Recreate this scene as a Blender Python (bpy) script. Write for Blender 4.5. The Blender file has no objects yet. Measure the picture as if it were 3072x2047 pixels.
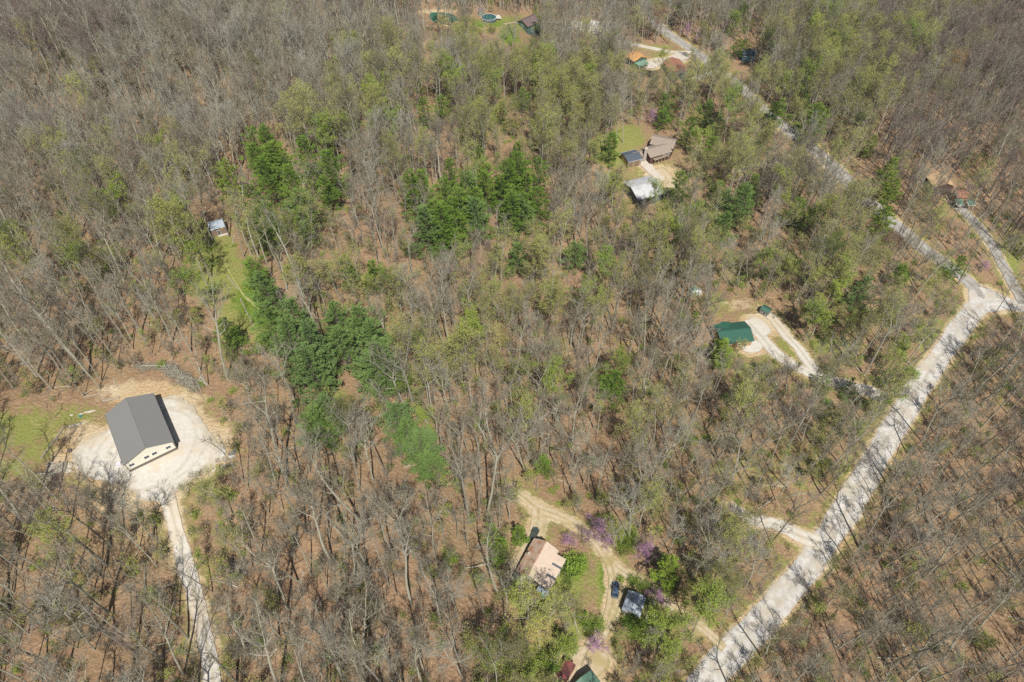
import bpy, math, random
import numpy as np
from mathutils import Vector, Matrix
R = math.radians
SC = bpy.context.scene
C = SC.collection
# ---------------------------------------------------------------- camera
CAMH, PITCH = 150.0, R(49)
SUN_EL, SUN_AZ = R(56), R(13)          # sun stands behind the camera, 13 degrees to its right
cam = bpy.data.cameras.new("camera"); cam.sensor_width = 36; cam.lens = 24
cam.clip_start = 1; cam.clip_end = 6000
camo = bpy.data.objects.new("camera", cam); C.objects.link(camo)
camo.location = (0, 0, CAMH); camo.rotation_euler = (math.pi/2 - PITCH, 0, 0)
SC.camera = camo
# ---------------------------------------------------------------- light
w = bpy.data.worlds.new("World"); SC.world = w; w.use_nodes = True
nt = w.node_tree; bg = nt.nodes["Background"]
sky = nt.nodes.new("ShaderNodeTexSky"); sky.sky_type = 'NISHITA'; sky.sun_disc = False
to_sun = Vector((math.sin(SUN_AZ)*math.cos(SUN_EL), -math.cos(SUN_AZ)*math.cos(SUN_EL), math.sin(SUN_EL)))
sky.sun_elevation = SUN_EL; sky.sun_rotation = math.atan2(to_sun.x, to_sun.y)
nt.links.new(sky.outputs[0], bg.inputs[0]); bg.inputs[1].default_value = 0.062
sl = bpy.data.lights.new("sun", 'SUN'); sl.energy = 4.9; sl.angle = R(0.5); sl.color = (1, .95, .87)
so = bpy.data.objects.new("sun", sl); C.objects.link(so)
so.rotation_euler = (-to_sun).to_track_quat('-Z', 'Y').to_euler(); so.location = (60, -100, 250)
SC.view_settings.view_transform = 'Standard'; SC.view_settings.look = 'None'
SC.view_settings.gamma = 1; SC.view_settings.exposure = 0.08
SC.cycles.use_denoising = False
SC.cycles.max_bounces = 4; SC.cycles.diffuse_bounces = 2; SC.cycles.use_adaptive_sampling = False

# ---------------------------------------------------------------- terrain
def T(x, y):
    x = np.asarray(x, float); y = np.asarray(y, float)
    s = np.clip((x+60)/90, 0, 1); s = s*s*(3-2*s)
    h = -28*s + 3.0*np.sin(x/31+.7)*np.sin(y/38+.3) + .8*np.sin(x/13+y/17)
    h = h + 9*np.exp(-((x+150)/80)**2-((y-290)/45)**2) - 7*np.exp(-((x+60)/120)**2-((y-315)/22)**2)
    h = h + 8*np.exp(-((x-190)/80)**2-((y-290)/60)**2) - 6*np.exp(-((x+190)/60)**2-((y-235)/22)**2)
    r = np.sqrt((x+94)**2+(y-97)**2); k = np.exp(-(r/27)**4)
    h = h*(1-k)
    r = np.sqrt((x+33)**2+(y-377)**2); k = np.exp(-(r/34)**4); h = h*(1-k) - 14*k
    return h
FS = 2048.0
def at(px, py, h=0.0):
    """ground (plus h) under a point of the picture, in full-size pixels"""
    px = np.asarray(px, float); py = np.asarray(py, float)
    a = (px-1536)/FS; b = (py-1023.5)/FS
    dy = math.cos(PITCH)-b*math.sin(PITCH); dz = -math.sin(PITCH)-b*math.cos(PITCH)
    z = np.zeros_like(a+b)
    for _ in range(40):
        t = (z-CAMH)/dz; x = a*t; y = dy*t
        z = z*.5 + .5*(T(x, y)+h)
    return x, y, z
def at1(px, py, h=0.0):
    x, y, z = at(px, py, h); return Vector((float(x), float(y), float(z)))
def D(px, py, h=0.0): return at1(px*1.30557, py*1.30557, h)     # 2353-wide view pixels
def proj(x, y, z):
    q = np.asarray(z, float)-CAMH
    de = y*math.cos(PITCH)-q*math.sin(PITCH); dn = -q*math.cos(PITCH)-y*math.sin(PITCH)
    return (1536+FS*x/de)/1.30557, (1023.5+FS*dn/de)/1.30557
def TZ(x, y): return float(T(x, y))

# ---------------------------------------------------------------- materials
def mat(name, c1, c2=None, scale=1.0, rough=.85, detail=4, bump=0, rnd=None, metal=0, spec=.3, coord='Object', c3=None, s3=.1):
    m = bpy.data.materials.new(name); m.use_nodes = True; n = m.node_tree.nodes; l = m.node_tree.links
    b = n["Principled BSDF"]; b.inputs['Roughness'].default_value = rough; b.inputs['Metallic'].default_value = metal
    b.inputs['Specular IOR Level'].default_value = spec
    out = None
    if c2:
        tc = n.new("ShaderNodeTexCoord"); ns = n.new("ShaderNodeTexNoise"); ns.inputs['Scale'].default_value = scale
        ns.inputs['Detail'].default_value = detail; l.new(tc.outputs[coord], ns.inputs['Vector'])
        rp = n.new("ShaderNodeMapRange"); rp.inputs[1].default_value = .35; rp.inputs[2].default_value = .65
        l.new(ns.outputs[0], rp.inputs[0])
        mx = n.new("ShaderNodeMix"); mx.data_type = 'RGBA'; mx.inputs[6].default_value = (*c1, 1); mx.inputs[7].default_value = (*c2, 1)
        l.new(rp.outputs[0], mx.inputs[0]); out = mx.outputs[2]
        if c3:
            n3 = n.new("ShaderNodeTexNoise"); n3.inputs['Scale'].default_value = s3; n3.inputs['Detail'].default_value = 5
            l.new(tc.outputs[coord], n3.inputs['Vector'])
            r3 = n.new("ShaderNodeMapRange"); r3.inputs[1].default_value = .5; r3.inputs[2].default_value = .62
            l.new(n3.outputs[0], r3.inputs[0])
            m3 = n.new("ShaderNodeMix"); m3.data_type = 'RGBA'; m3.inputs[7].default_value = (*c3, 1)
            l.new(r3.outputs[0], m3.inputs[0]); l.new(out, m3.inputs[6]); out = m3.outputs[2]
        if bump:
            bp = n.new("ShaderNodeBump"); bp.inputs['Strength'].default_value = bump; bp.inputs['Distance'].default_value = .05
            l.new(ns.outputs[0], bp.inputs['Height']); l.new(bp.outputs[0], b.inputs['Normal'])
    else:
        rgb = n.new("ShaderNodeRGB"); rgb.outputs[0].default_value = (*c1, 1); out = rgb.outputs[0]
    if rnd:       # tone drifts from tree to tree
        oi = n.new("ShaderNodeObjectInfo"); mr = n.new("ShaderNodeMix"); mr.data_type = 'RGBA'
        mr.inputs[7].default_value = (*rnd, 1); l.new(oi.outputs['Random'], mr.inputs[0]); l.new(out, mr.inputs[6]); out = mr.outputs[2]
    l.new(out, b.inputs['Base Color'])
    return m
def ribs(m, scale, strength=.4, axis='X'):
    n = m.node_tree.nodes; l = m.node_tree.links; b = n["Principled BSDF"]
    tc = n.new("ShaderNodeTexCoord"); wv = n.new("ShaderNodeTexWave"); wv.bands_direction = axis; wv.inputs['Scale'].default_value = scale
    l.new(tc.outputs['Object'], wv.inputs['Vector']); bp = n.new("ShaderNodeBump"); bp.inputs['Strength'].default_value = strength
    bp.inputs['Distance'].default_value = .03; l.new(wv.outputs['Fac'], bp.inputs['Height']); l.new(bp.outputs[0], b.inputs['Normal'])
    return m
M = {}
M['bark_pale'] = mat('bark_pale', (.50,.475,.375), (.36,.34,.255), 3, rnd=(.41,.40,.31))
M['bark'] = mat('bark', (.32,.30,.235), (.21,.19,.15), 3, rnd=(.42,.40,.32))
M['bark_dark'] = mat('bark_dark', (.14,.115,.10), (.09,.075,.065), 3, rnd=(.20,.165,.14))
M['twig'] = mat('twig', (.32,.29,.215), rnd=(.225,.20,.15))
M['twig_pale'] = mat('twig_pale', (.38,.365,.30), rnd=(.30,.29,.235))
M['twig_purple'] = mat('twig_purple', (.20,.158,.142), rnd=(.26,.20,.155))
def leafm(name, c, c2): return mat(name, c, rnd=c2, rough=.7, spec=.2)
M['leaf_bud'] = leafm('leaf_bud', (.30,.34,.065), (.29,.28,.09))
M['leaf_green'] = leafm('leaf_green', (.18,.27,.035), (.26,.32,.05))
M['leaf_shrub'] = leafm('leaf_shrub', (.16,.28,.035), (.26,.33,.05))
M['leaf_orange'] = leafm('leaf_orange', (.42,.23,.06), (.36,.22,.07))
M['leaf_red'] = leafm('leaf_red', (.30,.12,.07), (.27,.14,.09))
M['leaf_yellow'] = leafm('leaf_yellow', (.44,.38,.08), (.40,.34,.10))
M['blossom'] = leafm('blossom', (.47,.23,.45), (.42,.21,.38))
M['needle'] = mat('needle', (.14,.24,.034), rnd=(.19,.29,.042), rough=.65, spec=.25)
M['needle_blue'] = mat('needle_blue', (.16,.25,.082), rnd=(.17,.27,.06), rough=.65, spec=.25)
M['needle_yellow'] = mat('needle_yellow', (.21,.31,.04), rnd=(.26,.36,.045), rough=.65, spec=.25)

# ground
def ground_mat():
    m = bpy.data.materials.new('leaf_litter'); m.use_nodes = True; n = m.node_tree.nodes; l = m.node_tree.links
    b = n["Principled BSDF"]; b.inputs['Roughness'].default_value = .95; b.inputs['Specular IOR Level'].default_value = .1
    tc = n.new("ShaderNodeTexCoord")
    def noise(s, d=5, lo=.38, hi=.62):
        q = n.new("ShaderNodeTexNoise"); q.inputs['Scale'].default_value = s; q.inputs['Detail'].default_value = d
        q.inputs['Roughness'].default_value = .65
        l.new(tc.outputs['Object'], q.inputs['Vector']); r = n.new("ShaderNodeMapRange"); r.inputs[1].default_value = lo; r.inputs[2].default_value = hi
        l.new(q.outputs[0], r.inputs[0]); return r.outputs[0]
    def mix(f, a, c):
        x = n.new("ShaderNodeMix"); x.data_type = 'RGBA'
        if isinstance(a, tuple): x.inputs[6].default_value = (*a, 1)
        else: l.new(a, x.inputs[6])
        if isinstance(c, tuple): x.inputs[7].default_value = (*c, 1)
        else: l.new(c, x.inputs[7])
        l.new(f, x.inputs[0]); return x.outputs[2]
    def mul(a, c, lim=1.0):
        x = n.new("ShaderNodeMath"); x.operation = 'MULTIPLY'; x.use_clamp = True
        l.new(a, x.inputs[0])
        if isinstance(c, float): x.inputs[1].default_value = c
        else: l.new(c, x.inputs[1])
        return x.outputs[0]
    def attr(nm):
        a = n.new("ShaderNodeAttribute"); a.attribute_name = nm; return a.outputs['Fac']
    fine = noise(1.3, 8, .36, .64); mid = noise(.12, 4); big = noise(.025, 4); vf = noise(4.5, 6, .3, .7)
    litter = mix(fine, (.285,.178,.105), (.49,.335,.21))
    litter = mix(mul(mid, .65), litter, mix(vf, (.34,.22,.13), (.23,.145,.09)))
    litter = mix(mul(big, .5), litter, mix(fine, (.32,.23,.12), (.41,.30,.165)))
    grassc = mix(fine, (.23,.25,.06), (.37,.34,.13)); grassc = mix(mid, grassc, (.27,.30,.08))
    lush = mix(fine, (.13,.21,.03), (.21,.27,.045))
    dirt = mix(fine, (.62,.47,.27), (.50,.33,.17)); dirt = mix(mid, dirt, (.66,.54,.36))
    def edge(a, nz):      # mask with an uneven edge
        s = n.new("ShaderNodeMath"); s.operation = 'ADD'; l.new(a, s.inputs[0])
        k = n.new("ShaderNodeMath"); k.operation = 'MULTIPLY_ADD'; l.new(nz, k.inputs[0]); k.inputs[1].default_value = .55; k.inputs[2].default_value = -.27
        l.new(k.outputs[0], s.inputs[1]); r = n.new("ShaderNodeMapRange"); r.inputs[1].default_value = .33; r.inputs[2].default_value = .67
        l.new(s.outputs[0], r.inputs[0]); return r.outputs[0]
    nz = noise(.35, 7, .3, .7)
    col = mix(edge(attr('grass'), nz), litter, grassc)
    col = mix(edge(attr('lush'), nz), col, lush)
    col = mix(edge(attr('dirt'), nz), col, dirt)
    l.new(col, b.inputs['Base Color'])
    bp = n.new("ShaderNodeBump"); bp.inputs['Strength'].default_value = .9; bp.inputs['Distance'].default_value = .25
    l.new(fine, bp.inputs['Height']); l.new(bp.outputs[0], b.inputs['Normal'])
    return m
def wear(m, c):
    n = m.node_tree.nodes; l = m.node_tree.links; b = n['Principled BSDF']; src = b.inputs['Base Color'].links[0].from_socket
    a = n.new('ShaderNodeAttribute'); a.attribute_name = 'wear'; x = n.new('ShaderNodeMix'); x.data_type = 'RGBA'; x.inputs[7].default_value = (*c, 1)
    tc = n.new('ShaderNodeTexCoord'); q = n.new('ShaderNodeTexNoise'); q.inputs['Scale'].default_value = .45; q.inputs['Detail'].default_value = 6; l.new(tc.outputs['Object'], q.inputs['Vector'])
    mm = n.new('ShaderNodeMath'); mm.operation = 'MULTIPLY'; mr = n.new('ShaderNodeMapRange'); mr.inputs[1].default_value = .28; mr.inputs[2].default_value = .52; l.new(q.outputs[0], mr.inputs[0])
    l.new(a.outputs['Fac'], mm.inputs[0]); l.new(mr.outputs[0], mm.inputs[1]); l.new(mm.outputs[0], x.inputs[0]); l.new(src, x.inputs[6]); l.new(x.outputs[2], b.inputs['Base Color']); return m
M['gravel'] = mat('gravel', (.64,.61,.55), (.57,.53,.46), 1.2, rough=.95, bump=.5, spec=.1, c3=(.58,.51,.40), s3=.12, coord='Object')
M['gravel_road'] = mat('gravel_road', (.62,.60,.56), (.47,.45,.41), .8, rough=.95, bump=.5, spec=.1, c3=(.50,.45,.37), s3=.3)
M['gravel_grey'] = mat('gravel_grey', (.42,.41,.39), (.34,.32,.29), 1.0, rough=.95, bump=.4, spec=.1, c3=(.30,.27,.22), s3=.25)
M['track'] = mat('track', (.55,.46,.33), (.48,.38,.24), .9, rough=.95, bump=.5, spec=.1, c3=(.40,.33,.17), s3=.25)
wear(M['gravel'], (.42,.37,.27)); wear(M['gravel_road'], (.44,.40,.33)); wear(M['gravel_grey'], (.27,.25,.21)); wear(M['track'], (.30,.27,.12))
M['trail'] = mat('trail', (.37,.37,.14), (.31,.33,.11), 1)
M['concrete'] = mat('concrete', (.60,.55,.47), (.50,.45,.38), .8, spec=.1)

# ---------------------------------------------------------------- mesh helper
class MB:
    def __init__(s): s.v = []; s.f = []; s.mi = []
    def add(s, vs, fs, k=0):
        o = len(s.v); s.v += [tuple(p) for p in vs]; s.f += [tuple(i+o for i in f) for f in fs]; s.mi += [k]*len(fs); return s
    def box(s, c, d, rz=0, k=0, top=None, M4=None):
        x, y, z = (q/2 for q in d); tx, ty = top or (1, 1)
        vs = [Vector(p) for p in ((-x,-y,-z),(x,-y,-z),(x,y,-z),(-x,y,-z),(-x*tx,-y*ty,z),(x*tx,-y*ty,z),(x*tx,y*ty,z),(-x*tx,y*ty,z))]
        m = Matrix.Translation(c) @ (M4 or Matrix.Rotation(rz, 4, 'Z'))
        return s.add([m @ p for p in vs], [(3,2,1,0),(4,5,6,7),(0,1,5,4),(1,2,6,5),(2,3,7,6),(3,0,4,7)], k)
    def tube(s, p, q, r0, r1=None, n=8, k=0, cap=True):
        p = Vector(p); q = Vector(q); r1 = r0 if r1 is None else r1; d = (q-p).normalized()
        u = d.orthogonal().normalized(); v = d.cross(u); vs = []
        for c, r in ((p, r0), (q, r1)):
            vs += [c + (u*math.cos(2*math.pi*i/n) + v*math.sin(2*math.pi*i/n))*r for i in range(n)]
        fs = [(i, (i+1) % n, n+(i+1) % n, n+i) for i in range(n)]
        if cap: fs += [tuple(reversed(range(n))), tuple(range(n, 2*n))]
        return s.add(vs, fs, k)
    def build(s, name, mats, parent=None, smooth=False, loc=None):
        me = bpy.data.meshes.new(name); me.from_pydata(s.v, [], s.f)
        for m in (mats if isinstance(mats, (list, tuple)) else [mats]): me.materials.append(M[m] if isinstance(m, str) else m)
        me.polygons.foreach_set('material_index', s.mi)
        if smooth: me.polygons.foreach_set('use_smooth', [True]*len(me.polygons))
        me.update(); o = bpy.data.objects.new(name, me); C.objects.link(o)
        if parent: o.parent = parent
        if loc is not None: o.location = loc
        return o
def tag(o, label, cat=None, group=None, kind=None):
    if label: o['label'] = label
    if cat: o['category'] = cat
    if group: o['group'] = group
    if kind: o['kind'] = kind
    return o
def empty(name, loc, rz=0, label=None, cat=None, group=None):
    o = bpy.data.objects.new(name, None); C.objects.link(o); o.location = loc; o.rotation_euler = (0, 0, rz); o.empty_display_size = .5
    return tag(o, label, cat, group)

# ---------------------------------------------------------------- ground sheet
GX0, GX1, GY0, GY1, GS = -360.0, 360.0, -40.0, 480.0, 1.2
def axis(a, b, st, far):
    core = np.arange(a, b+.01, st); ex = []; d = st; p = b
    while p < far: d *= 1.35; p += d; ex.append(p)
    lo = []; d = st; p = a
    while p > -far: d *= 1.35; p -= d; lo.append(p)
    return np.array(lo[::-1] + list(core) + ex), len(lo), len(core)
ax, ix, nx = axis(GX0, GX1, GS, 3500); ay, iy, ny = axis(GY0, GY1, GS, 3500)
XX, YY = np.meshgrid(ax, ay); far = np.clip((np.maximum(np.abs(XX), np.abs(YY-200))-500)/800, 0, 1)
ZZ = T(XX, YY)*(1-far) - 12*far
PX, PY = proj(XX, np.maximum(YY, 5), ZZ); good = YY > 5
def blob(bx, by, rx, ry, p=1.0): return p*np.exp(-(((PX-bx)/rx)**2+((PY-by)/ry)**2))
grass = np.zeros_like(XX); lush = np.zeros_like(XX); dirt = np.zeros_like(XX)
for b in [(500,575,45,60,1.1),(560,660,60,55,1.2),(590,730,45,40,1.1),(540,720,55,40,.9),(505,630,50,45,1),(600,775,30,25,.9),(475,660,40,60,.9),(465,610,30,40,.8),(545,760,50,30,.8),(520,600,40,30,1.1),
          (60,985,120,55,.84),(175,960,85,38,.76),(90,1040,80,40,.7),(20,1080,90,40,.7),(470,950,30,60,.5),(500,1130,60,40,.6),(540,1030,35,60,.5),
          (1440,315,50,35,1),(1410,360,35,35,1),(1500,400,90,60,.62),(1600,340,70,60,.5),(1560,480,70,30,.45),(1550,620,120,50,.5),(1650,700,60,50,.55),(1450,780,110,60,.4),(1950,800,70,60,.6),(1850,1080,80,90,.55),(1700,1080,120,80,.5),(1450,1100,100,70,.4),(900,700,80,50,.35),(1250,720,90,70,.3),(1400,420,40,30,.9),
          (1180,55,60,22,1),(1090,70,60,14,.7),(1540,130,50,16,.9),(1620,150,50,18,.8),(1500,110,60,12,.7),
          (1810,800,40,35,1),(1740,850,60,30,.8),(1900,790,60,40,.7),(1700,880,50,30,.6),
          (1290,1350,90,60,.9),(1385,1330,25,80,1),(1470,1400,60,90,.9),(1420,1230,70,50,.7),(1180,1300,40,80,.6),
          (1330,1440,50,50,.9),(1260,1500,70,60,.8),(1200,1400,40,50,.6),(2140,770,60,60,.8),(2030,930,50,60,.7),(1960,1060,30,80,.6),
          (2080,640,60,30,.6),(2320,590,40,80,.9),(1700,1230,90,60,.6),(1620,1330,80,60,.6),(1780,1080,100,60,.5),(1900,960,60,50,.5),
          (1980,570,80,60,.55),(1700,640,80,60,.45),(1880,180,60,60,.8),(1950,230,50,60,.6),(1790,370,60,60,.4),(760,900,50,30,.8),
          (1500,900,120,60,.4),(1330,790,90,60,.25),(830,930,90,40,.4),(1620,1000,130,70,.45),(1560,1180,90,70,.4),(2120,560,50,40,.5)]:
    grass = np.maximum(grass, blob(*b))
for b in [(570,690,40,45,1),(600,735,30,25,1),(1170,85,30,22,1),(1140,55,25,8,1),(1100,55,25,10,.9),(1390,1330,16,60,.9),(1500,1450,50,50,.9),
          (1440,1240,40,35,.8),(1320,1300,45,35,.9),(1200,1250,20,40,.7),(1640,150,16,10,.8),(1240,1540,60,40,.7),(1500,1380,18,60,.8)]:
    lush = np.maximum(lush, blob(*b))
for b in [(330,905,105,34,1.1),(200,1000,60,32,1.1),(160,1060,50,38,1),(300,1150,110,36,1),(500,1010,46,60,.95),(420,920,60,26,.9),(320,1220,60,50,.45),
          (1010,26,55,8,.8),(1010,60,70,5,.6),(1520,400,50,25,.8),(1560,440,30,30,.6),(1700,700,50,20,.5),(1190,1330,20,50,.4),(1590,1440,40,50,.35),
          (2000,1200,200,20,.0),(395,1290,18,90,.55),(440,1430,16,110,.55),(860,890,60,20,.3),(1740,860,50,25,.4)]:
    dirt = np.maximum(dirt, blob(*b))
for a in (grass, lush, dirt): a[~good] = 0

ROADS = []   # (x, y, half width) samples, for verges and tree clearance
def spline(pts, step=1.0):
    P = [Vector(p) for p in pts]; P = [P[0]*2-P[1]] + P + [P[-1]*2-P[-2]]; out = []
    for i in range(1, len(P)-2):
        n = max(2, int((P[i+1]-P[i]).length/step))
        for j in range(n):
            t = j/n; a, b, c, d = P[i-1], P[i], P[i+1], P[i+2]
            out.append(.5*((2*b)+(c-a)*t+(2*a-5*b+4*c-d)*t*t+(3*b-a-3*c+d)*t*t*t))
    out.append(P[-2]); return out
LIFT = [.05]
def road(name, pts, width, m, label, verge=1.0, w1=None):
    rs = random.Random(name+label); c = spline([Vector(D(*p)[:2]) for p in pts]); b = MB(); K = 13; rows = []; we = []
    LIFT[0] += .012; jl = jr = 0
    for i, p in enumerate(c):
        t = (c[min(i+1, len(c)-1)]-c[max(i-1, 0)]).normalized(); nrm = Vector((-t.y, t.x))
        wd = width if w1 is None else width+(w1-width)*i/len(c)
        jl = .8*jl+rs.uniform(-.24, .24); jr = .8*jr+rs.uniform(-.24, .24)
        for k in range(K):
            u = k/(K-1)*2-1; off = u*wd/2 + (jr if u > .9 else jl if u < -.9 else 0); we.append(max(0, 1-abs(u)/.3)*.85 + max(0, (abs(u)-.72)/.28)*.9)
            q = p+nrm*off; b.v.append((q.x, q.y, TZ(q.x, q.y)+LIFT[0]+.05*(1-abs(u))))
        ROADS.append((p.x, p.y, wd/2, verge))
    for i in range(len(c)-1):
        for k in range(K-1):
            o = i*K+k; b.f.append((o, o+1, o+1+K, o+K)); b.mi.append(0)
    o = b.build(name, m); at_ = o.data.attributes.new('wear', 'FLOAT', 'POINT'); at_.data.foreach_set('value', we); tag(o, label, None, None, 'structure'); return o
def pad(name, pts, m, label, verge=1.0, jit=.25, lift=None, rings=9, wob=True):
    rs = random.Random(label); P = [Vector(D(*p)[:2]) for p in pts]; P.append(P[0])
    c = spline(P, 1.0)[:-1] if wob else P[:-1]; cen = sum(c, Vector((0, 0)))/len(c); b = MB(); n = len(c)
    LIFT[0] += .012; L = LIFT[0] if lift is None else lift; rings = 26 if name == 'gravel_pad' else rings; we = [0]
    b.v.append((cen.x, cen.y, TZ(*cen)+L))
    for k in range(1, rings+1):
        for p in c:
            q = cen+(p-cen)*(k/rings) + (Vector((rs.uniform(-jit, jit), rs.uniform(-jit, jit))) if k == rings else Vector((0, 0)))
            b.v.append((q.x, q.y, TZ(q.x, q.y)+L)); dd = (q-cen).length; arc = sum(max(0, 1-abs(dd-c0-.8*math.sin(math.atan2(q.y-cen.y, q.x-cen.x)*2+c0))/.45) for c0 in (11.2, 13.1, 15.6)) if name == 'gravel_pad' else 0
            we.append(min(1, .7*arc+max(0, (k/rings-.86)/.14)*.9))
    for i in range(n):
        j = (i+1) % n; b.f.append((0, 1+i, 1+j))
        for k in range(rings-1): b.f.append((1+k*n+i, 1+(k+1)*n+i, 1+(k+1)*n+j, 1+k*n+j))
    b.mi = [0]*len(b.f)
    if verge is not None:
        r = max((p-cen).length for p in c)
        for k in range(1, rings+1, 1):
            for i in range(0, n, 2):
                q = cen+(c[i]-cen)*(k/rings); ROADS.append((q.x, q.y, 1.2, verge))
    o = b.build(name, m); o.data.attributes.new('wear', 'FLOAT', 'POINT').data.foreach_set('value', we); tag(o, label, None, None, 'structure'); return o

road('gravel_road', [(1600,1600),(1640,1545),(1705,1475),(1780,1395),(1855,1305),(1915,1220),(1965,1138),(2012,1055),(2060,975),(2110,893),(2160,820),(2208,752),(2245,708),(2275,690)], 6.9, 'gravel_road', 'wide pale gravel road running up the right side of the photo')
road('paved_road', [(2262,690),(2240,662),(2190,620),(2130,578),(2080,535),(2020,485),(1960,432),(1905,375),(1860,335),(1810,298),(1765,262),(1700,200),(1645,155),(1595,118),(1550,88),(1515,62),(1497,38),(1490,-2),(1486,-40)], 6.0, 'gravel_grey', 'grey country road climbing from the junction to the top of the photo')
road('paved_road', [(2255,692),(2300,694),(2345,704),(2400,712),(2480,716)], 6.6, 'gravel_road', 'short stretch of pale road leaving the junction at the right edge')
pad('road_junction', [(2225,668),(2262,660),(2300,678),(2330,705),(2290,716),(2255,722),(2222,738),(2205,745),(2225,700)], 'gravel_road', 'pale gravel where the two roads meet')
road('driveway', [(2030,915),(1990,897),(1930,882),(1870,862),(1810,832),(1772,800),(1742,765),(1716,736)], 4.3, 'gravel', 'pale gravel driveway up to the green roofed log house')
road('driveway', [(1880,858),(1862,838),(1838,805),(1808,772),(1780,738),(1752,712)], 3.5, 'gravel', 'second branch of the gravel driveway leading to the small green shed')
pad('parking_area', [(1702,790),(1730,780),(1752,792),(1748,806),(1722,812),(1704,804)], 'gravel', 'small pale gravel pad below the green roofed log house')
pad('parking_area', [(1716,738),(1732,728),(1760,742),(1772,762),(1752,776),(1730,762)], 'gravel', 'gravel turning space beside the green roofed log house')
road('driveway', [(1885,1250),(1850,1238),(1815,1222),(1782,1206),(1730,1195),(1680,1165)], 5.0, 'gravel', 'short gravel entrance off the left side of the gravel road', w1=2.6)
road('driveway', [(2188,462),(2215,487),(2240,512),(2265,543),(2288,580),(2310,622),(2330,660),(2352,700)], 4.0, 'gravel_grey', 'grey gravel drive at the right edge below the tan roofed house')
road('driveway', [(1178,1128),(1205,1145),(1235,1168),(1285,1186),(1335,1215),(1372,1248),(1402,1290),(1435,1318),(1475,1345),(1515,1372),(1560,1408),(1610,1440),(1665,1490)], 3.4, 'track', 'sandy dirt drive curving past the rusty roofed house to the gravel road', w1=2.1)
road('driveway', [(1238,1168),(1236,1200),(1226,1235),(1208,1268),(1192,1300),(1180,1330)], 4.6, 'track', 'dirt parking spur beside the rusty roofed house', w1=3.0)
road('driveway', [(1403,1292),(1412,1330),(1410,1370),(1402,1405),(1388,1445),(1358,1485),(1340,1520),(1325,1580)], 3.2, 'track', 'twin rutted dirt track running past the blue grey car')
pad('parking_area', [(1310,1500),(1335,1485),(1390,1500),(1400,1530),(1370,1560),(1330,1600),(1285,1600),(1285,1560)], 'track', 'pale dirt yard at the bottom edge by the green roof')
pad('gravel_pad', [(182,1022),(240,992),(300,960),(372,915),(405,910),(442,935),(470,975),(492,1008),(520,1040),(500,1068),(455,1096),(420,1120),(385,1150),(330,1150),(285,1120),(230,1105),(185,1085),(165,1050)], 'gravel', 'broad pale gravel pad around the grey roofed barn', jit=.4)
road('driveway', [(372,1120),(392,1165),(405,1215),(420,1270),(438,1330),(455,1390),(468,1445),(482,1510),(495,1590)], 3.5, 'gravel', 'narrow gravel drive running down from the barn to the bottom edge')
road('driveway', [(1276,52),(1310,62),(1345,68),(1385,82),(1430,97),(1480,108),(1530,118),(1562,122),(1598,122)], 3.6, 'gravel', 'pale drive near the top from the pond house to the road')
pad('parking_area', [(1300,48),(1340,52),(1370,60),(1385,78),(1350,80),(1315,68),(1290,62)], 'concrete', 'pale parking space beside the white trailer near the top')
pad('parking_area', [(1488,140),(1530,133),(1562,122),(1585,130),(1570,142),(1530,148),(1500,158),(1480,156)], 'concrete', 'pale concrete apron in front of the orange roofed house')
road('driveway', [(1592,185),(1620,175),(1650,168),(1665,170)], 4.0, 'concrete', 'short pale drive off the country road near the top')
road('driveway', [(1470,365),(1488,385),(1505,402),(1520,415)], 4.6, 'concrete', 'pale drive between the brown house and the white roofed outbuilding')
pad('parking_area', [(1490,395),(1520,385),(1545,405),(1560,430),(1545,455),(1520,440)], 'track', 'pale dirt yard beside the white roofed outbuilding')
road('driveway', [(1690,395),(1740,380),(1790,372),(1850,350)], 3.6, 'track', 'faint dirt drive leaving the country road toward the brown house')
road('footpath', [(508,588),(525,620),(548,660),(575,695),(610,722)], .4, 'trail', 'thin worn trail through the green meadow', verge=0)
road('footpath', [(1160,58),(1180,54),(1205,55)], .9, 'track', 'thin dirt path across the lawn beside the dark pond house', verge=0)

# verges go into the ground's dirt / grass attributes
sub = (slice(iy, iy+ny), slice(ix, ix+nx)); dist = np.full((ny, nx), 99.0); CX = ax[ix:ix+nx]; CY = ay[iy:iy+ny]
for (x, y, hw, vg) in ROADS:
    if vg == 0: continue
    i0 = int((x-8-GX0)/GS); i1 = int((x+8-GX0)/GS)+1; j0 = int((y-8-GY0)/GS); j1 = int((y+8-GY0)/GS)+1
    i0, j0 = max(i0, 0), max(j0, 0)
    if i0 >= nx or j0 >= ny or i1 <= 0 or j1 <= 0: continue
    d = np.hypot(CX[None, i0:i1]-x, CY[j0:j1, None]-y)-hw; s = dist[j0:j1, i0:i1]; np.minimum(s, d[:s.shape[0], :s.shape[1]], out=s)
dirt[sub] = np.maximum(dirt[sub], np.clip(1.0-dist/1.8, 0, 1)*.8)
grass[sub] = np.maximum(grass[sub], np.clip(1.0-dist/6.5, 0, 1)*.62)
nv = XX.size; me = bpy.data.meshes.new('ground'); W_ = len(ax); H_ = len(ay)
idx = np.arange(nv).reshape(H_, W_); q = np.stack([idx[:-1, :-1], idx[:-1, 1:], idx[1:, 1:], idx[1:, :-1]], -1).reshape(-1, 4)
me.vertices.add(nv); me.vertices.foreach_set('co', np.stack([XX, YY, ZZ], -1).ravel())
me.loops.add(q.size); me.loops.foreach_set('vertex_index', q.ravel().astype(np.int32))
me.polygons.add(len(q)); me.polygons.foreach_set('loop_start', np.arange(0, q.size, 4, dtype=np.int32))
me.polygons.foreach_set('use_smooth', np.ones(len(q), bool)); me.update(calc_edges=True)
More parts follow.
